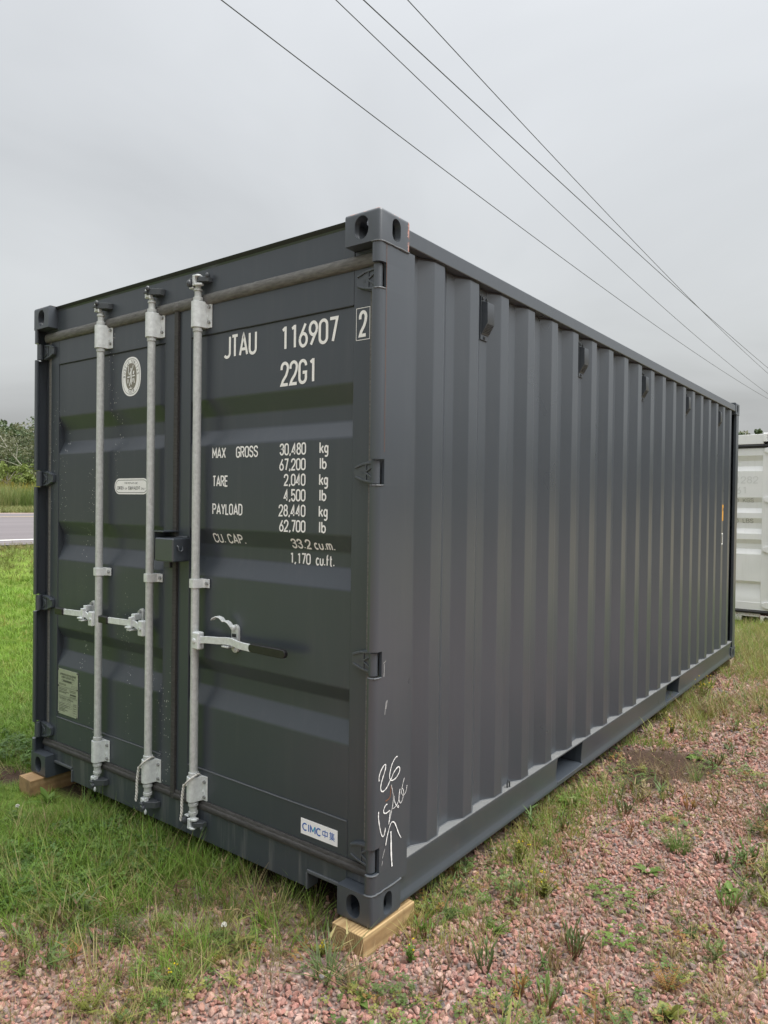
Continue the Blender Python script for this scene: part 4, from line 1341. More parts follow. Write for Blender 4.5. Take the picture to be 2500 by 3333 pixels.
sx, sy, ss = map(np.concatenate, (sx, sy, ss))
n = len(sx)
print('stones', n)
sz = ground_z(sx, sy) + ss * .25 + .006 * nrs.rand(n)
tints = pal(n, [(.50, .258, .205), (.44, .212, .165), (.545, .325, .268), (.35, .175, .142), (.56, .385, .325), (.26, .20, .185), (.20, .19, .19), (.50, .34, .25)], .16,
            [.25, .22, .19, .13, .09, .06, .02, .04])
scatter('gravel', stones, np.stack([sx, sy, sz], 1), nrs.rand(n, 3) * 6.28, ss, nrs.randint(0, 10, n), tints,
        'pink crushed stone gravel beside and in front of the grey container', 'gravel')

# blades of grass
def blade(v, f, base, ang, h, w, lean, curl, seg=4, r_=nrs):
    d = np.array([math.cos(ang), math.sin(ang), 0]); sd_ = np.array([-math.sin(ang), math.cos(ang), 0])
    k = len(v)
    for i in range(seg + 1):
        t = i / seg
        off = d * (lean * t + curl * t * t) * h
        p = np.array(base) + off + np.array([0, 0, h * (t - .28 * curl * t * t)])
        ww = w * (1 - t ** 1.8) * .5
        if i == seg: v.append(p)
        else: v += [p - sd_ * ww, p + sd_ * ww]
    for i in range(seg - 1):
        a = k + 2 * i
        f.append((a, a + 1, a + 3, a + 2))
    a = k + 2 * (seg - 1)
    f.append((a, a + 1, a + 2))
def tuft_mesh(seed, nb, rad, h0, h1, w, lean=.25, curl=.6, seg=4):
    r_ = np.random.RandomState(seed)
    v, f = [], []
    for i in range(nb):
        a = r_.rand() * 6.283; q = rad * math.sqrt(r_.rand())
        blade(v, f, (q * math.cos(a), q * math.sin(a), -.004), a + r_.randn() * .9, r_.uniform(h0, h1), w * r_.uniform(.7, 1.3), abs(r_.randn()) * lean, r_.uniform(0, curl), seg)
    mb = MB(); mb.add(v, f)
    me = mb.mesh('tuft', None, recalc=False)
    me.polygons.foreach_set('use_smooth', [True] * len(me.polygons))
    return me
lawn_c = proto_col('lawn_tuft', [tuft_mesh(100 + i, 18, .034, .025, .068, .0040, .55, 1.1) for i in range(8)], 'blade')
mead_c = proto_col('meadow_tuft', [tuft_mesh(150 + i, 12, .03, .06, .17, .0036, .35, .9, 5) for i in range(6)], 'blade')
dry_c = proto_col('dry_tuft', [tuft_mesh(180 + i, 9, .025, .03, .13, .0024, .8, .8) for i in range(6)], 'blade')
def clover_mesh(seed):
    r_ = np.random.RandomState(seed)
    v, f = [], []
    for i in range(9):
        a = r_.rand() * 6.283; q = .035 * math.sqrt(r_.rand())
        c = np.array([q * math.cos(a), q * math.sin(a), r_.uniform(.02, .05)])
        tilt = r_.randn(2) * .3
        for k in range(3):
            t = a + k * 2.094
            e = np.array([math.cos(t), math.sin(t), 0]); s_ = np.array([-e[1], e[0], 0])
            L = r_.uniform(.010, .016)
            pp = [c, c + e * L * .5 + s_ * L * .42, c + e * L * .95 + s_ * L * .3, c + e * L * .88, c + e * L * .95 - s_ * L * .3, c + e * L * .5 - s_ * L * .42]
            pp = [p + np.array([0, 0, (p - c)[0] * tilt[0] + (p - c)[1] * tilt[1] + .1 * np.linalg.norm(p - c)]) for p in pp]
            b0 = len(v); v += pp; f.append(tuple(range(b0, b0 + 6)))
    mb = MB(); mb.add(v, f)
    return mb.mesh('clover', None, recalc=False)
clov_c = proto_col('clover', [clover_mesh(40 + i) for i in range(6)], 'leaf')
GREENS = [(.165, .300, .040), (.205, .345, .050), (.125, .230, .038), (.24, .35, .066), (.28, .30, .09)]
DRY = [(.42, .33, .17), (.34, .26, .13), (.27, .24, .10), (.23, .20, .09)]
YEL = [(.31, .32, .075), (.25, .28, .065), (.36, .32, .10), (.21, .25, .055)]
GRP = []
def grass_area(x0, x1, y0, y1, s, fn):
    a, b = jgrid(x0, x1, y0, y1, s)
    k = fn(a, b) > nrs.rand(a.size)
    return a[k], b[k]
vis = lambda a, b: ~under(a, b)
def clear_block(a, b):    # trodden grass in front of the weathered block
    return 1 - sstep(.42, .22, np.hypot(a + 2.30, (b + .02) * 1.3))
# lush lawn: near, middle and far
P = []
for (x0, x1, y0, y1, s, sc0, sc1) in ((-3.6, -.3, -1.9, .45, .030, .75, 1.15), (-6.5, -2.3, -2.6, 3.2, .050, .9, 1.4), (-11.3, -3.6, -4.5, 10.5, .095, 1.2, 2.0)):
    a, b = grass_area(x0, x1, y0, y1, s, lambda a, b: lawn_mask(a, b) * (1 - soil_mask(a, b) * .97) * vis(a, b))
    if s > .04:
        k = ~((a > -3.6) & (a < -.3) & (b > -1.9) & (b < .45)); a, b = a[k], b[k]
    if s > .09:
        k = ~((a > -6.5) & (a < -2.3) & (b > -2.6) & (b < 3.2)); a, b = a[k], b[k]
    P.append((a, b, (sc0 + (sc1 - sc0) * nrs.rand(a.size)) * (.55 + .45 * clear_block(a, b))))
a, b, s = (np.concatenate(z) for z in zip(*P))
n = len(a)
print('lawn tufts', n)
tint = pal(n, GREENS, .2, [.3, .3, .18, .14, .08])
gl = sstep(-4, -6, a)[:, None]
tint = tint * (1 - gl) + gl * tint * np.array([1.12, 1.12, .9])
bank = (sstep(-8.9, -9.7, a) * (vnoise(a, b, .9, 30) * .6 + .55))[:, None]
tint = tint * (1 - np.clip(bank, 0, 1)) + np.clip(bank, 0, 1) * pal(n, [(.30, .24, .11), (.22, .21, .08), (.17, .19, .06)], .2)
scatter('lawn_grass', lawn_c, np.stack([a, b, ground_z(a, b)], 1), rots(n, .12), s, nrs.randint(0, 8, n), tint, 'short green lawn grass left of the grey container', 'grass')
# clover and taller blades through the lawn by the door end
a, b = grass_area(-3.4, -.5, -1.6, .35, .042, lambda a, b: lawn_mask(a, b) * sstep(.45, .72, vnoise(a, b, 2.3, 12)) * .8 * (1 - soil_mask(a, b)) * vis(a, b) * clear_block(a, b))
n = len(a)
scatter('clover_cover', clov_c, np.stack([a, b, ground_z(a, b) + .004 + .012 * nrs.rand(n)], 1), rots(n, .2), nrs.uniform(.6, 1.15, n), nrs.randint(0, 6, n), pal(n, [(.11, .20, .045), (.15, .25, .06), (.09, .165, .045)], .2), 'clover leaves spread through the lawn by the doors', 'clover')
# longer grass along the sill, thin grass and straw on the gravel, field grass at the far end
def front_band(a, b): return sstep(-.75, -.3, b - .15 * a) * sstep(.22, .02, b) * sstep(-2.05, -1.8, a) * sstep(-.12, -.30, a)
P = []
a, b = grass_area(-2.5, -.1, -.8, .25, .032, lambda a, b: front_band(a, b) * (.35 + .65 * vnoise(a, b, 4, 14)) * (1 - .6 * sstep(-1.1, -.6, a)))
P.append((a, b, nrs.uniform(.6, 1.1, a.size), pal(a.size, GREENS + DRY[:2], .2, [.25, .25, .15, .13, .1, .06, .06])))
a, b = grass_area(-1.1, 2.2, -1.5, 3.6, .05, lambda a, b: (1 - lawn_mask(a, b)) * (1 - soil_mask(a, b)) * sstep(.56, .72, vnoise(a, b, 2.6, 21) * .7 + vnoise(a, b, 7, 22) * .3) * .9 * vis(a, b))
P.append((a, b, nrs.uniform(.3, .75, a.size), pal(a.size, GREENS[:4] + YEL, .22)))
a, b = grass_area(-1.0, .1, -1.3, -.1, .03, lambda a, b: (1 - lawn_mask(a, b)) * np.clip(sstep(1.2, .2, ((a + .42) / .17) ** 2 + ((b + .66) / .30) ** 2) + sstep(1.2, .2, ((a + .40) / .28) ** 2 + ((b + .28) / .14) ** 2), 0, 1) * sstep(.3, .6, vnoise(a, b, 6, 71)))
P.append((a, b, nrs.uniform(.3, .7, a.size), pal(a.size, GREENS[:4] + YEL + DRY[:2], .22)))
a, b = grass_area(-1.1, 2.2, -1.5, 3.6, .035, lambda a, b: (1 - lawn_mask(a, b)) * (1 - soil_mask(a, b)) * (.12 - .08 * sstep(.3, .7, a)) * vis(a, b))
P.append((a, b, nrs.uniform(.15, .5, a.size), pal(a.size, GREENS[:3] + YEL + [(.30, .17, .06), (.22, .10, .05)], .22)))
a, b = grass_area(-.15, .45, .15, 5.6, .04, lambda a, b: sstep(.42, .02, a) * sstep(-.12, .0, a) * sstep(.48, .66, vnoise(a, b, 1.9, 31)) * (1 - soil_mask(a, b)))
P.append((a, b, nrs.uniform(.4, .95, a.size), pal(a.size, YEL + GREENS[:2], .2)))
a, b = grass_area(-.2, 2.6, 3.4, 12.5, .055, lambda a, b: sstep(3.2, 6.4, b + 2 * vnoise(a, b, 1.2, 33) - 1) * .8 * (1 - soil_mask(a, b)))
P.append((a, b, nrs.uniform(.6, 1.25, a.size), pal(a.size, YEL + GREENS + DRY[:2], .2)))
a, b = grass_area(-2.2, 2.8, 6.4, 13, .06, lambda a, b: np.ones_like(a) * .7)
P.append((a, b, nrs.uniform(.7, 1.3, a.size), pal(a.size, YEL + GREENS + DRY[:1], .2)))
a, b, s, tint = (np.concatenate(z) for z in zip(*P))
n = len(a)
print('meadow', n)
scatter('wild_grass', mead_c, np.stack([a, b, ground_z(a, b)], 1), rots(n, .18), s, nrs.randint(0, 6, n), tint, 'longer wild grass along the container foot and on the gravel', 'grass')
P = []
a, b = grass_area(-1.6, 2.2, -1.5, 3.6, .05, lambda a, b: (.18 + .82 * sstep(.48, .66, vnoise(a, b, 2.2, 41))) * .75 * (1 - .75 * lawn_mask(a, b)) * vis(a, b))
P.append((a, b, nrs.uniform(.35, .95, a.size)))
a, b = grass_area(-2.3, -.15, -.5, .1, .05, lambda a, b: np.ones_like(a) * .5 * sstep(-1.9, -.9, a))
P.append((a, b, nrs.uniform(.5, 1.1, a.size)))
a, b = grass_area(-.2, 2.6, 3.4, 9, .06, lambda a, b: .8 * sstep(.4, .6, vnoise(a, b, 1.2, 43)))
P.append((a, b, nrs.uniform(.8, 1.6, a.size)))
a, b = grass_area(-3.3, -.9, -1.6, .2, .07, lambda a, b: lawn_mask(a, b) * (.08 + .5 * sstep(.5, .7, vnoise(a, b, 3.3, 61))))
P.append((a, b, nrs.uniform(.5, .95, a.size)))
a, b, s = (np.concatenate(z) for z in zip(*P))
n = len(a)
print('dry', n)
scatter('dry_grass', dry_c, np.stack([a, b, ground_z(a, b) + .006], 1), rots(n, .35), s, nrs.randint(0, 6, n), pal(n, DRY + [(.22, .12, .06)], .22), 'dry straw and dead blades strewn over gravel and grass', 'dry grass')
# low clover on the gravel and small flowers
a, b = grass_area(-.9, 2.0, -1.2, 3.0, .045, lambda a, b: (1 - lawn_mask(a, b)) * sstep(.56, .74, vnoise(a, b, 3.1, 51)) * .9 * vis(a, b))
n = len(a)
scatter('clover_on_gravel', clov_c, np.stack([a, b, ground_z(a, b)], 1), rots(n, .25), nrs.uniform(.35, .85, n), nrs.randint(0, 6, n), pal(n, [(.11, .18, .05), (.15, .22, .06), (.26, .26, .07), (.32, .18, .06)], .2, [.3, .3, .25, .15]), 'small clover and creeping leaves growing between the stones', 'clover')

def sprig_mesh(seed):
    r_ = np.random.RandomState(seed)
    mb = MB()
    for i in range(r_.randint(2, 6)):
        a = r_.rand() * 6.283; h = r_.uniform(.04, .11); sp = r_.uniform(.1, .7)
        tip = np.array([math.cos(a) * sp * h, math.sin(a) * sp * h, h])
        mb.tube([(0, 0, -.004), tip * .5 + r_.randn(3) * .004, tip], [.0016, .0013, .0007], 3)
        v, f = [], []
        for k in range(r_.randint(3, 8)):
            b0 = tip * r_.uniform(.15, 1)
            blade(v, f, b0, r_.rand() * 6.283, r_.uniform(.012, .035), r_.uniform(.004, .010), r_.uniform(.3, 1.6), .6, 3)
        mb.add(v, f)
    me = mb.mesh('sprig', None, recalc=False)
    me.polygons.foreach_set('use_smooth', [True] * len(me.polygons))
    return me
sprig_c = proto_col('weed_sprig', [sprig_mesh(500 + i) for i in range(12)], 'leaf')
a, b = grass_area(-1.0, 2.1, -1.4, 4.5, .075, lambda a, b: (1 - lawn_mask(a, b)) * (1 - soil_mask(a, b)) * (.06 + .8 * sstep(.47, .70, vnoise(a, b, 2.6, 21) * .7 + vnoise(a, b, 7, 22) * .3)) * vis(a, b))
n = len(a)
print('sprigs', n)
scatter('gravel_weeds', sprig_c, np.stack([a, b, ground_z(a, b) + .006], 1), rots(n, .25), nrs.uniform(.6, 1.35, n), nrs.randint(0, 12, n), pal(n, [(.11, .17, .05), (.16, .21, .06), (.28, .28, .08), (.30, .15, .06), (.16, .09, .06), (.36, .29, .14)], .22, [.24, .22, .2, .12, .1, .12]), 'small mixed weeds sprouting between the stones', 'weeds')
# ------------------------------------------------------------------ single weeds on the gravel and lawn
WS = np.random.RandomState(5)
def gpt(x, y): return (x, y, float(ground_z(x, y)))
def leafblade(mb, base, ang, L, w, up, droop, seg=5):
    v, f = [], []
    d = np.array([math.cos(ang), math.sin(ang), 0]); s = np.array([-math.sin(ang), math.cos(ang), 0])
    for i in range(seg + 1):
        t = i / seg
        p = np.array(base) + d * L * t * math.cos(up) + np.array([0, 0, L * (math.sin(up) * t - droop * t * t)])
        ww = w * .5 * (math.sin(math.pi * min(1, .12 + t * .9)) ** .8)
        if i == seg: ww = w * .03
        c = np.array([0, 0, ww * .35])
        v += [p - s * ww + c, p, p + s * ww + c]
    for i in range(seg):
        a = 3 * i
        f += [(a, a + 1, a + 4, a + 3), (a + 1, a + 2, a + 5, a + 4)]
    mb.add(v, f)
def sm(me):
    me.polygons.foreach_set('use_smooth', [True] * len(me.polygons)); return me
def w_tuft(x, y, lab, m='weed_green', nb=70, r=.03, h=.12, w=.0032, lean=.5, curl=1.0):
    o = link('grass_tuft', tuft_mesh(WS.randint(1e6), nb, r, h * .45, h, w, lean, curl, 5), m, None, loc=gpt(x, y))
    return tag(o, lab, 'grass tuft')
def w_spiky(x, y, lab, h=.13, ns=7, m_leaf='weed_dark', m_stem='weed_red', spread=.5):
    root = empty('spiky_weed', gpt(x, y)); tag(root, lab, 'weed')
    h *= .58; ns += 3; spread *= 2.0
    st, lf = MB(), MB()
    for i in range(ns):
        a = WS.rand() * 6.283; sp = spread * WS.uniform(.3, 1)
        hh = h * WS.uniform(.6, 1)
        pth = [np.array([.006 * math.cos(a), .006 * math.sin(a), -.01]) + np.array([math.cos(a) * sp * hh * t * (1 - .3 * t), math.sin(a) * sp * hh * t * (1 - .3 * t), hh * t]) for t in (0, .35, .7, 1)]
        st.tube(pth, [.0028, .0024, .002, .001], 5)
        for k in range(4):
            t = WS.uniform(.3, 1); b = pth[0] + (pth[-1] - pth[0]) * t
            leafblade(lf, b, a + WS.randn() * .9, hh * WS.uniform(.3, .55), .008, WS.uniform(.8, 1.35), .1, 4)
    st.build('stem', m_stem, root); lf.build('leaves', m_leaf, root, recalc=False, smooth=60)
    return root
def w_rosette(x, y, lab, r=.09, nl=11, w=.032, m='weed_bright', up=.5):
    mb = MB()
    for i in range(nl):
        leafblade(mb, (0, 0, .004), i * 2.4 + WS.randn() * .2, r * WS.uniform(.6, 1.1), w * WS.uniform(.7, 1.1), up * WS.uniform(.3, 1.3), .25, 6)
    o = mb.build('broadleaf_weed', m, None, recalc=False, smooth=70, loc=gpt(x, y))
    return tag(o, lab, 'weed')
def w_clover(x, y, lab, r=.06, n=40, m='weed_green', flower=False):
    mb = MB()
    for i in range(n):
        a = WS.rand() * 6.283; q = r * math.sqrt(WS.rand())
        c = np.array([q * math.cos(a), q * math.sin(a), WS.uniform(.008, .045)])
        for k in range(3):
            t = a + k * 2.094; e = np.array([math.cos(t), math.sin(t), .15]); s_ = np.array([-e[1], e[0], 0]); L = WS.uniform(.009, .015)
            mb.add([c, c + e * L * .5 + s_ * L * .42, c + e * L * .95 + s_ * L * .3, c + e * L * .88, c + e * L * .95 - s_ * L * .3, c + e * L * .5 - s_ * L * .42], [(0, 1, 2, 3, 4, 5)])
    if not flower:
        o = mb.build('clover_plant', m, None, recalc=False, smooth=None, loc=gpt(x, y))
        return tag(o, lab, 'clover')
    root = empty('clover_plant', gpt(x, y)); tag(root, lab, 'clover')
    mb.build('leaves', m, root, recalc=False, smooth=None)
    MB().tube([(0, 0, 0), (.004, .002, .04), (.006, .002, .075)], .0012, 5).build('stem', m, root)
    fl = MB()
    for i in range(40):
        a, b = WS.rand() * 6.283, WS.uniform(-.4, 1.4)
        d = Vector((math.cos(a) * math.cos(b), math.sin(a) * math.cos(b), math.sin(b)))
        c = Vector((.006, .002, .078))
        fl.tube([c, c + d * .011], [.0014, .0018], 4)
    fl.build('flower', 'petal_white', root)
    return root
def w_flower(x, y, lab, h=.13, ns=9, m='weed_bright', nf=9, spread=.35):
    root = empty('yellow_flower_weed', gpt(x, y)); tag(root, lab, 'weed')
    h *= .75; ns += 6; spread *= 1.5; nf = max(2, nf // 2)
    st, lf, fl = MB(), MB(), MB()
    for i in range(ns):
        a = WS.rand() * 6.283; hh = h * WS.uniform(.5, 1); sp = spread * WS.rand()
        tip = np.array([math.cos(a) * sp * hh, math.sin(a) * sp * hh, hh])
        st.tube([(0, 0, -.005), tip * .5 + np.array([0, 0, .01]), tip], [.0014, .0012, .0008], 4)
        for k in range(5):
            leafblade(lf, tip * WS.uniform(.15, .8), WS.rand() * 6.283, .022 * WS.uniform(.6, 1.3), .006, .5, .1, 3)
        if i < nf:
            for k in range(2):
                c = tip + WS.randn(3) * .005
                fl.ball(c, .0036, .0036, .003, 6, 4)
    st.build('stem', m, root); lf.build('leaves', m, root, recalc=False, smooth=60); fl.build('flowers', 'petal_yellow', root)
    return root
def w_dead(x, y, lab, h=.13, ns=9, m='weed_straw'):
    mb = MB()
    for i in range(ns):
        a = WS.rand() * 6.283; sp = WS.uniform(.4, 1.6); hh = h * WS.uniform(.4, 1)
        p = [(0, 0, 0), (math.cos(a) * sp * hh * .4, math.sin(a) * sp * hh * .4, hh * .5), (math.cos(a) * sp * hh, math.sin(a) * sp * hh, hh * WS.uniform(.6, 1))]
        mb.tube(p, [.0022, .0016, .0007], 4)
        for k in range(2): leafblade(mb, np.array(p[1]) * WS.uniform(.5, 1.5), a + WS.randn(), hh * .4, .004, .6, .4, 3)
    return tag(mb.build('dead_stalk', m, None, loc=gpt(x, y), recalc=False), lab, 'dead weed')
def w_feather(x, y, lab, h=.10, ns=16, m='weed_dark'):
    mb = MB()
    for i in range(ns):
        a = WS.rand() * 6.283; L = h * WS.uniform(.6, 1.1); up = WS.uniform(.3, 1.3)
        d = np.array([math.cos(a) * math.cos(up), math.sin(a) * math.cos(up), math.sin(up)])
        for k in range(7):
            b = d * L * (.2 + .12 * k)
            for s_ in (-1, 1): leafblade(mb, b, a + s_ * 1.0, .022 * (1.1 - .09 * k), .004, .35, .1, 2)
        mb.tube([(0, 0, 0), d * L * .5, d * L], [.001, .0008, .0004], 3)
    return tag(mb.build('feathery_weed', m, None, loc=gpt(x, y), recalc=False, smooth=60), lab, 'weed')

w_tuft(.66, 1.50, 'dense dark green grass tuft standing alone in the open gravel', 'weed_green', 150, .045, .13, .003, .45, .9)
w_tuft(.07, 2.15, 'thin spreading grass tuft in front of the brown soil patch', 'weed_straw', 46, .02, .14, .0026, .9, .9)
w_tuft(.50, 2.46, 'small grey green grass tuft at the far right edge of the soil patch', 'weed_green', 60, .022, .12, .0028, .5, .9)
w_tuft(-.05, 3.64, 'bright yellow green grass tuft against the bottom rail between the fork pockets', 'weed_yellow', 110, .05, .22, .0035, .35, .7)
w_tuft(1.06, .52, 'pale wispy grass tuft near the lower right corner of the gravel', 'weed_straw', 70, .05, .10, .0022, .9, .9)
w_tuft(-.03, -.20, 'long bladed green grass clump just in front of the near pine block', 'weed_dark', 50, .04, .16, .006, .7, .9)
w_tuft(.08, -.17, 'brown tipped grass clump right of the long bladed clump before the pine block', 'weed_straw', 60, .04, .15, .0028, .6, .7)
w_tuft(.14, 1.17, 'short olive grass tuft beside the bottom rail of the grey container', 'weed_green', 60, .03, .10, .0028, .6, .9)
w_spiky(.33, 1.72, 'dark many stemmed spiky weed left of the lone grass tuft', .16, 9)
w_spiky(.96, 1.10, 'broad spiky weed with upright leaves near the right edge of gravel', .15, 10, 'weed_green', 'weed_red', .7)
w_spiky(.84, 1.50, 'small reddish spiky weed just right of the dense grass tuft', .12, 7)
w_spiky(.94, 1.56, 'tall green spiky weed at right edge behind the reddish one', .17, 7, 'weed_green')
w_spiky(.58, .44, 'dark red stemmed spiky weed in the middle of the gravel foreground', .19, 9)
w_spiky(.62, .11, 'thick stemmed spiky weed at the bottom edge of the gravel', .17, 6, 'weed_green', 'weed_red', .35)
w_spiky(.37, .17, 'bare blackish spiky stalks right of the near pine block', .17, 5, 'weed_dark', 'weed_dark', .3)
w_spiky(.11, .20, 'leafy spiky weed at the right side of the near pine block', .15, 6, 'weed_bright', 'weed_red', .4)
w_spiky(.25, .61, 'short spiky weed halfway between pine block and clover patch', .13, 6, 'weed_dark')
w_spiky(.52, .13, 'slender spiky weed with orange leaves left of the thick stemmed one', .13, 4, 'weed_orange', 'weed_red', .25)
w_spiky(.14, 1.36, 'spiky weed with long leaves close to the near fork pocket', .15, 6, 'weed_dark')
w_spiky(.53, 2.79, 'low branching weed behind the brown soil patch', .16, 8, 'weed_dark')
w_spiky(.58, 2.00, 'thin reddish weed on bare gravel right of the soil patch', .13, 6, 'weed_orange')
w_rosette(.05, 1.68, 'bright green leafy rosette close to the near fork pocket', .10, 16, .04, 'weed_bright', .8)
w_rosette(.61, 1.20, 'green rosette weed in front of the dense grass tuft', .08, 10, .026, 'weed_green')
w_rosette(.93, 1.25, 'pale green broad leaf weed behind the broad spiky weed', .07, 8, .036, 'weed_bright', .9)
w_rosette(.94, .33, 'yellow green leafy weed at the bottom right of the gravel', .08, 14, .03, 'weed_yellow', .9)
w_rosette(.40, 2.85, 'pale flat leaves lying behind the soil patch', .09, 5, .05, 'weed_bright', .3)
w_rosette(-.73, -.34, 'grey green leaf rosette at the edge of the left gravel strip', .07, 8, .03, 'weed_green', .7)
w_rosette(-2.13, -.06, 'light green dandelion leaves in the lawn before the weathered block', .13, 9, .035, 'weed_bright', 1.2)
w_rosette(-2.04, .14, 'upright pale dock leaf beside the weathered pine block', .15, 4, .055, 'weed_bright', 1.5)
w_rosette(-1.67, .10, 'dark green dock leaves under the left door sill', .13, 7, .05, 'weed_green', 1.3)
w_rosette(.12, -.22, 'flat round leaved weed right of the grass clumps before the pine block', .06, 9, .03, 'weed_green', .4)
w_clover(.56, .89, 'large green clover patch in the middle of the gravel', .11, 90, 'weed_green')
w_clover(.67, .62, 'leafy clover patch nearer the camera than the large one', .08, 50, 'weed_bright')
w_clover(.19, -.12, 'small dark clover patch in front of the near pine block', .07, 50, 'weed_dark')
w_clover(-2.06, -.26, 'white clover blossom standing in the lawn at the left edge', .07, 30, 'weed_green', True)
w_clover(-.45, -.30, 'white clover blossom on the gravel left of the near pine block', .05, 25, 'weed_green', True)
w_flower(.14, .05, 'yellow flowered weed just right of the near pine block', .12, 6, 'weed_bright', 5)
w_flower(.13, .92, 'tall yellow green flowering weeds by the bottom rail', .20, 16, 'weed_yellow', 6)
w_flower(.33, .74, 'yellow flowered weed clump left of the large clover patch', .14, 22, 'weed_yellow', 8, .7)
w_flower(.14, 3.27, 'yellow flowered weed beyond the near fork pocket', .16, 10, 'weed_yellow', 10)
w_flower(.06, 4.45, 'bushy yellow flowered weed under the far half of the bottom rail', .26, 30, 'weed_yellow', 30, .7)
w_flower(-.41, -.55, 'yellow flowered trefoil on the gravel left of centre foreground', .09, 14, 'weed_green', 6, .8)
w_flower(-.13, -.12, 'yellow flowered trefoil in front of the near corner casting', .08, 10, 'weed_yellow', 6, .8)
w_dead(.86, .66, 'straw coloured dead weed lying on the right hand gravel', .15, 8)
w_dead(-.95, -.44, 'bundle of dead straw stalks at the lawn edge', .16, 12)
w_dead(.30, 1.06, 'fallen reddish dry stalks below the bottom rail', .16, 6, 'weed_red')
w_dead(-.45, -.12, 'dry brown stalks beneath the right door', .16, 9)
w_feather(-.76, -.50, 'dark feathery weed at the upper edge of the left gravel strip', .12, 22, 'weed_dark')
w_feather(.90, .46, 'orange and yellow feathery weed near the bottom right', .11, 12, 'weed_orange')
w_feather(.28, .40, 'low feathery green weed between pine block and gravel', .09, 14, 'weed_green')
w_feather(-.52, -.78, 'yellowish feathery weed at the bottom edge below the left gravel strip', .12, 20, 'weed_yellow')

# ------------------------------------------------------------------ the white container behind
wc = empty('shipping_container', (-.115, 9.05, 0.012))
tag(wc, 'worn white shipping container standing in the grass behind the grey one', 'container')
WP = 'white_paint'
WH = 2.64
for fx in (0, 1):
    for fy in (0, 1):
        for fz in (0, 1):
            casting(wc, fx, fy, fz, 'white_paint_rusty' if fz == 0 else WP, H=WH)
for s in (0, 1):
    fx = (lambda x: -W_ - x) if s else (lambda x: x)
    mb = MB().prism([(fx(a), b) for a, b in [(-.036, .013), (-.036, .002), (-.006, .002), (0, .010), (0, .20), (-.012, .20), (-.012, .03)]], 'z', .119, WH - .119)
    mb.build('corner_post', WP, wc, bevel=.003)
    mb = MB()
    raw = [(.10, -.048)]
    for k in range(20):
        e = Y0 + PITCH * k
        raw += [(e - .143, -.048), (e - .075, -.012), (e, -.012), (e + .068, -.048)]
    raw += [(5.98, -.048)]
    poly = [(fx(x), y) for y, x in raw] + [(fx(x - .002), y) for y, x in raw[::-1]]
    n = len(poly)
    mb.add([(p[0], p[1], z) for z in (.17, WH - .09) for p in poly], [(i, (i + 1) % n, (i + 1) % n + n, i + n) for i in range(n)])
    mb.build('side_wall', WP, wc)
    MB().box(min(fx(-.003), fx(-.063)), max(fx(-.003), fx(-.063)), .1785, 5.8795, WH - .09, WH - .03).build('top_side_rail', WP, wc, bevel=.004)
    MB().box(min(fx(-.003), fx(-.050)), max(fx(-.003), fx(-.050)), .1785, 5.8795, .02, .168).build('bottom_side_rail', WP, wc, bevel=.004)
MB().box(-2.39, -.05, .12, 5.95, WH - .045, WH - .03).build('roof', WP, wc)
MB().box(-2.35, -.08, 6.02, 6.04, .05, WH - .05).build('end_wall', WP, wc)
MB().box(-2.35, -.08, .2, 5.95, .13, .165).build('floor', 'interior_dark', wc)
MB().box(-2.277, -.161, .012, .10, WH - .150, WH - .016).build('door_header', WP, wc, bevel=.004)
mb = MB().box(-2.03, -.40, .03, .10, .022, .135)
mb.box(-2.277, -2.0301, .03, .10, .090, .135); mb.box(-.3999, -.163, .03, .10, .090, .135)
mb.build('door_sill', 'white_paint_rusty', wc, bevel=.003)
for z0, z1 in ((WH - .200, WH - .152), (.137, .178)):
    MB().prism(stadium(.030, (z0 + z1) / 2, .05, z1 - z0, 5), 'x', -2.40, -.036).build('door_gasket', 'black_rubber', wc, smooth=50)
wg = [(2.258, 2.191, 2.114, 2.046), (1.679, 1.612, 1.529, 1.462), (1.391, 1.322, 1.245, 1.172), (1.095, 1.032, .960, .887), (.512, .470, .387, .300)]
wg = [tuple(z + .071 for z in g) for g in wg]
wprof = [(WH - .25, .036)]
for a, b, c, d in wg: wprof += [(a, .036), (b, .066), (c, .066), (d, .036)]
wprof += [(.26, .036)]
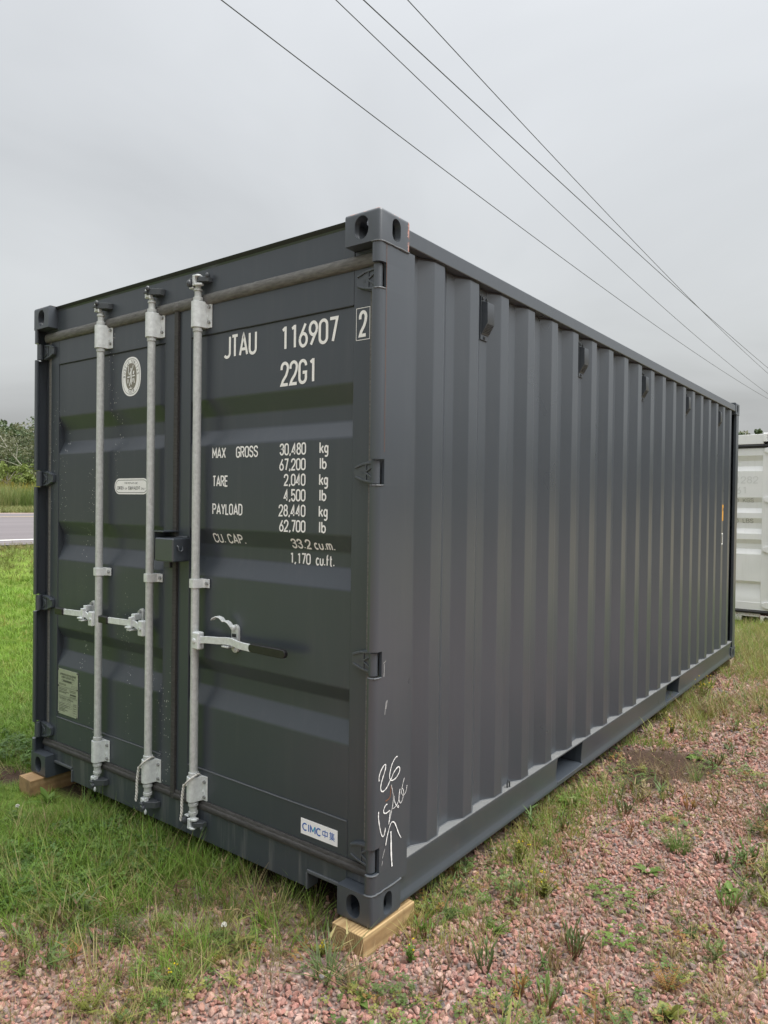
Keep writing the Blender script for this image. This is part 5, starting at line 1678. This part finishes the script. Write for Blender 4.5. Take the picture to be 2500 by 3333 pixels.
for xa, xb, pa, pb in ((-2.37, -1.226, -2.27, -1.31), (-1.212, -.045, -1.13, -.166)):
    v = []
    for z, y in wprof: v += [(pa - .008, y, z), (pb + .008, y, z)]
    d = MB().add(v, [(2 * i, 2 * i + 1, 2 * i + 3, 2 * i + 2) for i in range(len(wprof) - 1)]).build('door', WP, wc, smooth=20)
    MB().box(xa, pa, .030, .08, .182, WH - .204).build('stile', WP, d, bevel=.003)
    MB().box(pb, xb, .030, .08, .182, WH - .204).build('stile', WP, d, bevel=.003)
    MB().box(pa + .001, pb - .001, .031, .08, WH - .31, WH - .2045).build('rail', WP, d, bevel=.003)
    MB().box(pa + .001, pb - .001, .031, .08, .1825, .29).build('rail', WP, d, bevel=.003)
    left = xa < -2
    for hz in (2.40, 1.72, 1.03, .26):
        f2 = (lambda x: -W_ - x) if left else (lambda x: x)
        MB().prism([(f2(a), hz + b) for a, b in [(-.02, -.045), (-.09, -.048), (-.145, -.02), (-.145, .025), (-.09, .046), (-.02, .05)]], 'y', .008, .0298).build('hinge', WP, d, bevel=.004)
    for rx in ((-1.80, -1.38) if left else (-1.04, -.62)):
        MB().cyl((rx, .004, .10), (rx, .004, WH - .06), .017, n=12).build('locking_rod', 'galvanised', d)
        for bz in (.25, .9, 1.3, 2.35):
            MB().box(rx - .03, rx + .06, -.016, .0298, bz - .03, bz + .03).build('rod_bracket', 'galvanised', d, bevel=.003)
    if not left:
        def wl_(s, xa_, xb_, z0, h, m):
            t = h * .13
            mb_ = MB()
            def wy(z):
                for (za, ya), (zb, yb) in zip(wprof, wprof[1:]):
                    if zb <= z <= za: return ya + (yb - ya) * (za - z) / max(1e-6, za - zb)
                return .03
            strokes(mb_, text_lines(s, xa_, xb_, z0, h, t), t, lambda a, b, k: (a, wy(b) - .0015 - k * .0001, b))
            mb_.build('lettering', m, d, smooth=None)
        wl_('80  KGS', -.56, -.275, 1.680, .058, 'worn_letter')
        wl_('20  LBS', -.56, -.275, 1.392, .062, 'worn_letter')
        wl_('1282', -.52, -.22, 1.945, .10, 'faint_letter')
        wl_('61', -.50, -.36, 1.80, .10, 'faint_letter')

# ------------------------------------------------------------------ overhead wires
for i, (xw, (c2, c1, c0), lab) in enumerate((
        (-6.73, (.000658, -.043144, 9.052834), 'lowest of the four overhead wires, leftmost at the top edge'),
        (-6.63, (.000809, -.079105, 10.681232), 'second overhead wire from the left at the top edge'),
        (-6.33, (.000324, -.023421, 10.396137), 'third overhead wire from the left, level and slightly thicker'),
        (-5.63, (.000794, -.073702, 10.668476), 'rightmost overhead wire at the top edge of the sky'))):
    pts = []
    for y in np.concatenate([np.arange(-14, 20, 1.0), np.arange(20, 96, 2.0)]):
        pts.append((xw, float(y), c2 * y * y + c1 * y + c0))
    o = MB().tube(pts, .0085 if i != 2 else .0105, 6).build('overhead_wire', 'wire', None)
    tag(o, lab, 'wire', 'overhead wires')

# ------------------------------------------------------------------ beyond the road: reeds, goldenrod, bushes, trees
reed_c = proto_col('reed_clump', [tuft_mesh(300 + i, 34, .30, 1.0, 2.0, .030, .16, .35, 4) for i in range(5)], 'reed')
a, b = grass_area(-52.5, -48.6, -30, 75, .42, lambda a, b: np.ones_like(a))
n = len(a)
scatter('reed_bed', reed_c, np.stack([a, b, np.full(n, ROADZ - .05)], 1), rots(n, .06) + np.array([.05, .10, 0]), nrs.uniform(.8, 1.12, n), nrs.randint(0, 5, n), pal(n, [(.18, .25, .065), (.24, .29, .09), (.15, .21, .06), (.30, .31, .13)], .2), 'tall green reeds in a bed on the far side of the road', 'reeds')
verge_c = proto_col('verge_tuft', [tuft_mesh(320 + i, 30, .25, .12, .4, .03, .4, .8, 3) for i in range(4)], 'reed')
a, b = grass_area(-48.7, -37.8, -25, 65, .42, lambda a, b: np.ones_like(a))
n = len(a)
scatter('road_verge_grass', verge_c, np.stack([a, b, ground_z(a, b)], 1), rots(n, .1), nrs.uniform(.7, 1.2, n), nrs.randint(0, 4, n), pal(n, [(.16, .19, .06), (.24, .22, .09), (.20, .21, .07)], .2), 'mown grass strip along the far edge of the road', 'grass')
gold_c = proto_col('goldenrod', [tuft_mesh(340 + i, 40, .4, .9, 1.7, .05, .15, .3, 3) for i in range(4)], 'reed')
a, b = grass_area(-62, -52.6, -30, 80, .62, lambda a, b: np.ones_like(a))
n = len(a)
tg = pal(n, [(.50, .37, .05), (.36, .32, .08), (.24, .26, .08), (.38, .34, .16)], .2)
scatter('goldenrod_meadow', gold_c, np.stack([a, b, ground_z(a, b) + .05], 1), rots(n, .08), nrs.uniform(.8, 1.35, n) * (1 + .55 * sstep(-53, -61, a)), nrs.randint(0, 4, n), tg, 'yellow flowering meadow behind the reed bed', 'meadow')

def crown_mesh(seed, rx, rz, nclump, nleaf, leaf, hollow=.55, bottom=-.5):
    r_ = np.random.RandomState(seed)
    v, f = [], []
    for c in range(nclump):
        d = r_.randn(3); d /= np.linalg.norm(d)
        d[2] = max(d[2], bottom)
        q = hollow + (1 - hollow) * r_.rand() ** .6
        ctr = d * q * np.array([rx, rx, rz]) * r_.uniform(.8, 1.12)
        cr_ = r_.uniform(.14, .28) * rx
        P_ = r_.randn(nleaf, 3); P_ /= np.linalg.norm(P_, axis=1)[:, None]
        P_ = ctr + P_ * cr_ * (r_.rand(nleaf, 1) ** .4) * np.array([1.15, 1.15, .75])
        for p in P_:
            u = r_.randn(3); u /= np.linalg.norm(u)
            w = np.cross(u, r_.randn(3)); w /= np.linalg.norm(w)
            s = leaf * r_.uniform(.6, 1.3)
            k = len(v)
            v += [p - u * s, p + w * s * .5, p + u * s, p - w * s * .5]
            f.append((k, k + 1, k + 2, k + 3))
    me = bpy.data.meshes.new('crown')
    me.from_pydata([tuple(q) for q in v], [], f)
    return me
def tree(x, y, h, rx, lab, m='tree_leaf', bark='bark', seed=1, nclump=70, nleaf=80, leaf=.15, bare=False, grp='trees beyond the road', z=None):
    z = float(ground_z(x, y)) if z is None else z
    root = empty('tree' if h > 5 else 'bush', (x, y, z), seed * 1.7)
    tag(root, lab, 'tree' if h > 5 else 'bush', grp)
    r_ = np.random.RandomState(seed)
    mb = MB()
    lean = r_.randn(2) * .04
    top = np.array([lean[0] * h, lean[1] * h, h * .78])
    rt = max(.03, h * .016)
    mb.tube([(0, 0, -.3), top * .33, top * .66, top], [rt * 1.3, rt, rt * .7, rt * .25], 7)
    for i in range(9):
        t = r_.uniform(.25, .85); a = r_.rand() * 6.283; L = rx * r_.uniform(.6, 1.0)
        b0 = top * t
        mb.tube([b0, b0 + np.array([math.cos(a) * L * .5, math.sin(a) * L * .5, L * .35]), b0 + np.array([math.cos(a) * L, math.sin(a) * L, L * .55])], [rt * .5, rt * .3, rt * .1], 5)
    mb.build('trunk', bark, root)
    if not bare:
        rz = h * .42
        me = crown_mesh(seed, rx, rz, nclump, nleaf, leaf)
        o = link('crown', me, m, root, loc=(float(top[0]) * .6, float(top[1]) * .6, h - rz * 1.02))
    return root
def at_ang(ang, d):     # bearing measured by its x/y direction from the place the picture was taken
    return 1.57 + ang[0] * d, -2.03 + ang[1] * d
V = lambda t: (-(.9072 * (1 - t) + .8914 * t), .4207 * (1 - t) + .4532 * t)
for i, (t, d, h, rx, lab, m, bk, nc) in enumerate((
        (.22, 66, 3.7, 2.6, 'bright green rounded bush behind the reeds', 'bush_leaf', 'bark', 60),
        (1.25, 70, 3.2, 2.6, 'pale olive bush beside the bright green bush', 'tree_leaf_olive', 'bark', 50),
        (.05, 95, 8.0, 5.2, 'olive leafed tree standing left of the dead limbed tree', 'tree_leaf_olive', 'bark', 90),
        (.75, 98, 7.6, 5.0, 'grey green tree behind the dead limbed tree', 'tree_leaf_olive', 'bark', 90),
        (1.6, 92, 9.5, 5.4, 'grey green tree right of the dead limbed tree', 'tree_leaf', 'bark', 90))):
    x, y = at_ang(V(t), d)
    tree(x, y, h, rx, lab, m, bk, 20 + i, nc)
# dead-limbed pale tree leaning left
x, y = at_ang(V(1.02), 80)
root = empty('tree', (x, y, float(ground_z(x, y)))); tag(root, 'pale dead tree with bare white limbs leaning left', 'tree', 'trees beyond the road')
side = np.array([-.44, -.9, 0])
def P3(s, z, o=0): return tuple(side * s + np.array([o, 0, z]))
MB().tube([P3(0, -.2), P3(.1, 2.2), P3(1.0, 3.9), P3(2.3, 5.6), P3(3.3, 7.4), P3(3.7, 8.6)], [.12, .10, .08, .055, .035, .015], 7).build('trunk', 'bark_pale', root)
for pth in ([P3(1.0, 3.9), P3(2.6, 4.5), P3(4.4, 4.8)], [P3(1.6, 4.7), P3(1.5, 6.0), P3(1.9, 7.0)], [P3(2.3, 5.6), P3(3.1, 6.0), P3(3.8, 6.6)], [P3(.3, 2.6), P3(-.6, 4.0), P3(-.5, 5.4)]):
    MB().tube(pth, [.05, .035, .012], 6).build('limb', 'bark_pale', root)
link('crown', crown_mesh(77, 3.6, 2.6, 40, 22, .16, .3), 'tree_leaf_olive', root, loc=(-1.0, -1.6, 6.2))
# tops of trees showing over the white container
for i, (bx, by, d, h, lab) in enumerate(((-.179, .984, 62, 7.25, 'dark rounded treetop showing above the white container'), (-.1925, .981, 64, 7.4, 'thin pale treetop left of the dark one above the white container'))):
    x, y = 1.57 + bx * d, -2.03 + by * d
    tree(x, y, h, 1.5 if i == 0 else 2.2, lab, 'tree_leaf' if i != 1 else 'tree_leaf_olive', 'bark', 60 + i, 40 if i != 1 else 20, 40, .18, grp='trees behind the containers')
# far wooded ridge
wood_c = proto_col('far_tree', [crown_mesh(400 + i, 4.2, 5.2, 60, 26, .42, .5, -.9) for i in range(4)], 'tree_leaf')
a1, b1 = grass_area(-215, -135, -130, 260, 6.0, lambda a, b: np.ones_like(a))
a2, b2 = grass_area(-135, 140, 150, 205, 6.5, lambda a, b: np.ones_like(a))
a3, b3 = grass_area(62, 100, -90, 150, 6.0, lambda a, b: np.ones_like(a))  # unseen belt at right, added to darken what the side wall reflects
a, b = np.concatenate([a1, a2, a3]), np.concatenate([b1, b2, b3])
n = len(a)
scatter('far_woodland', wood_c, np.stack([a, b, ground_z(a, b) + 4.2 + 1.6 * nrs.rand(n)], 1), np.stack([np.zeros(n), np.zeros(n), nrs.rand(n) * 6.28], 1), nrs.uniform(.8, 1.25, n), nrs.randint(0, 4, n), pal(n, [(.06, .10, .035)], .2), 'wooded ridge on the horizon, plus an unseen tree belt added at right', 'woodland')
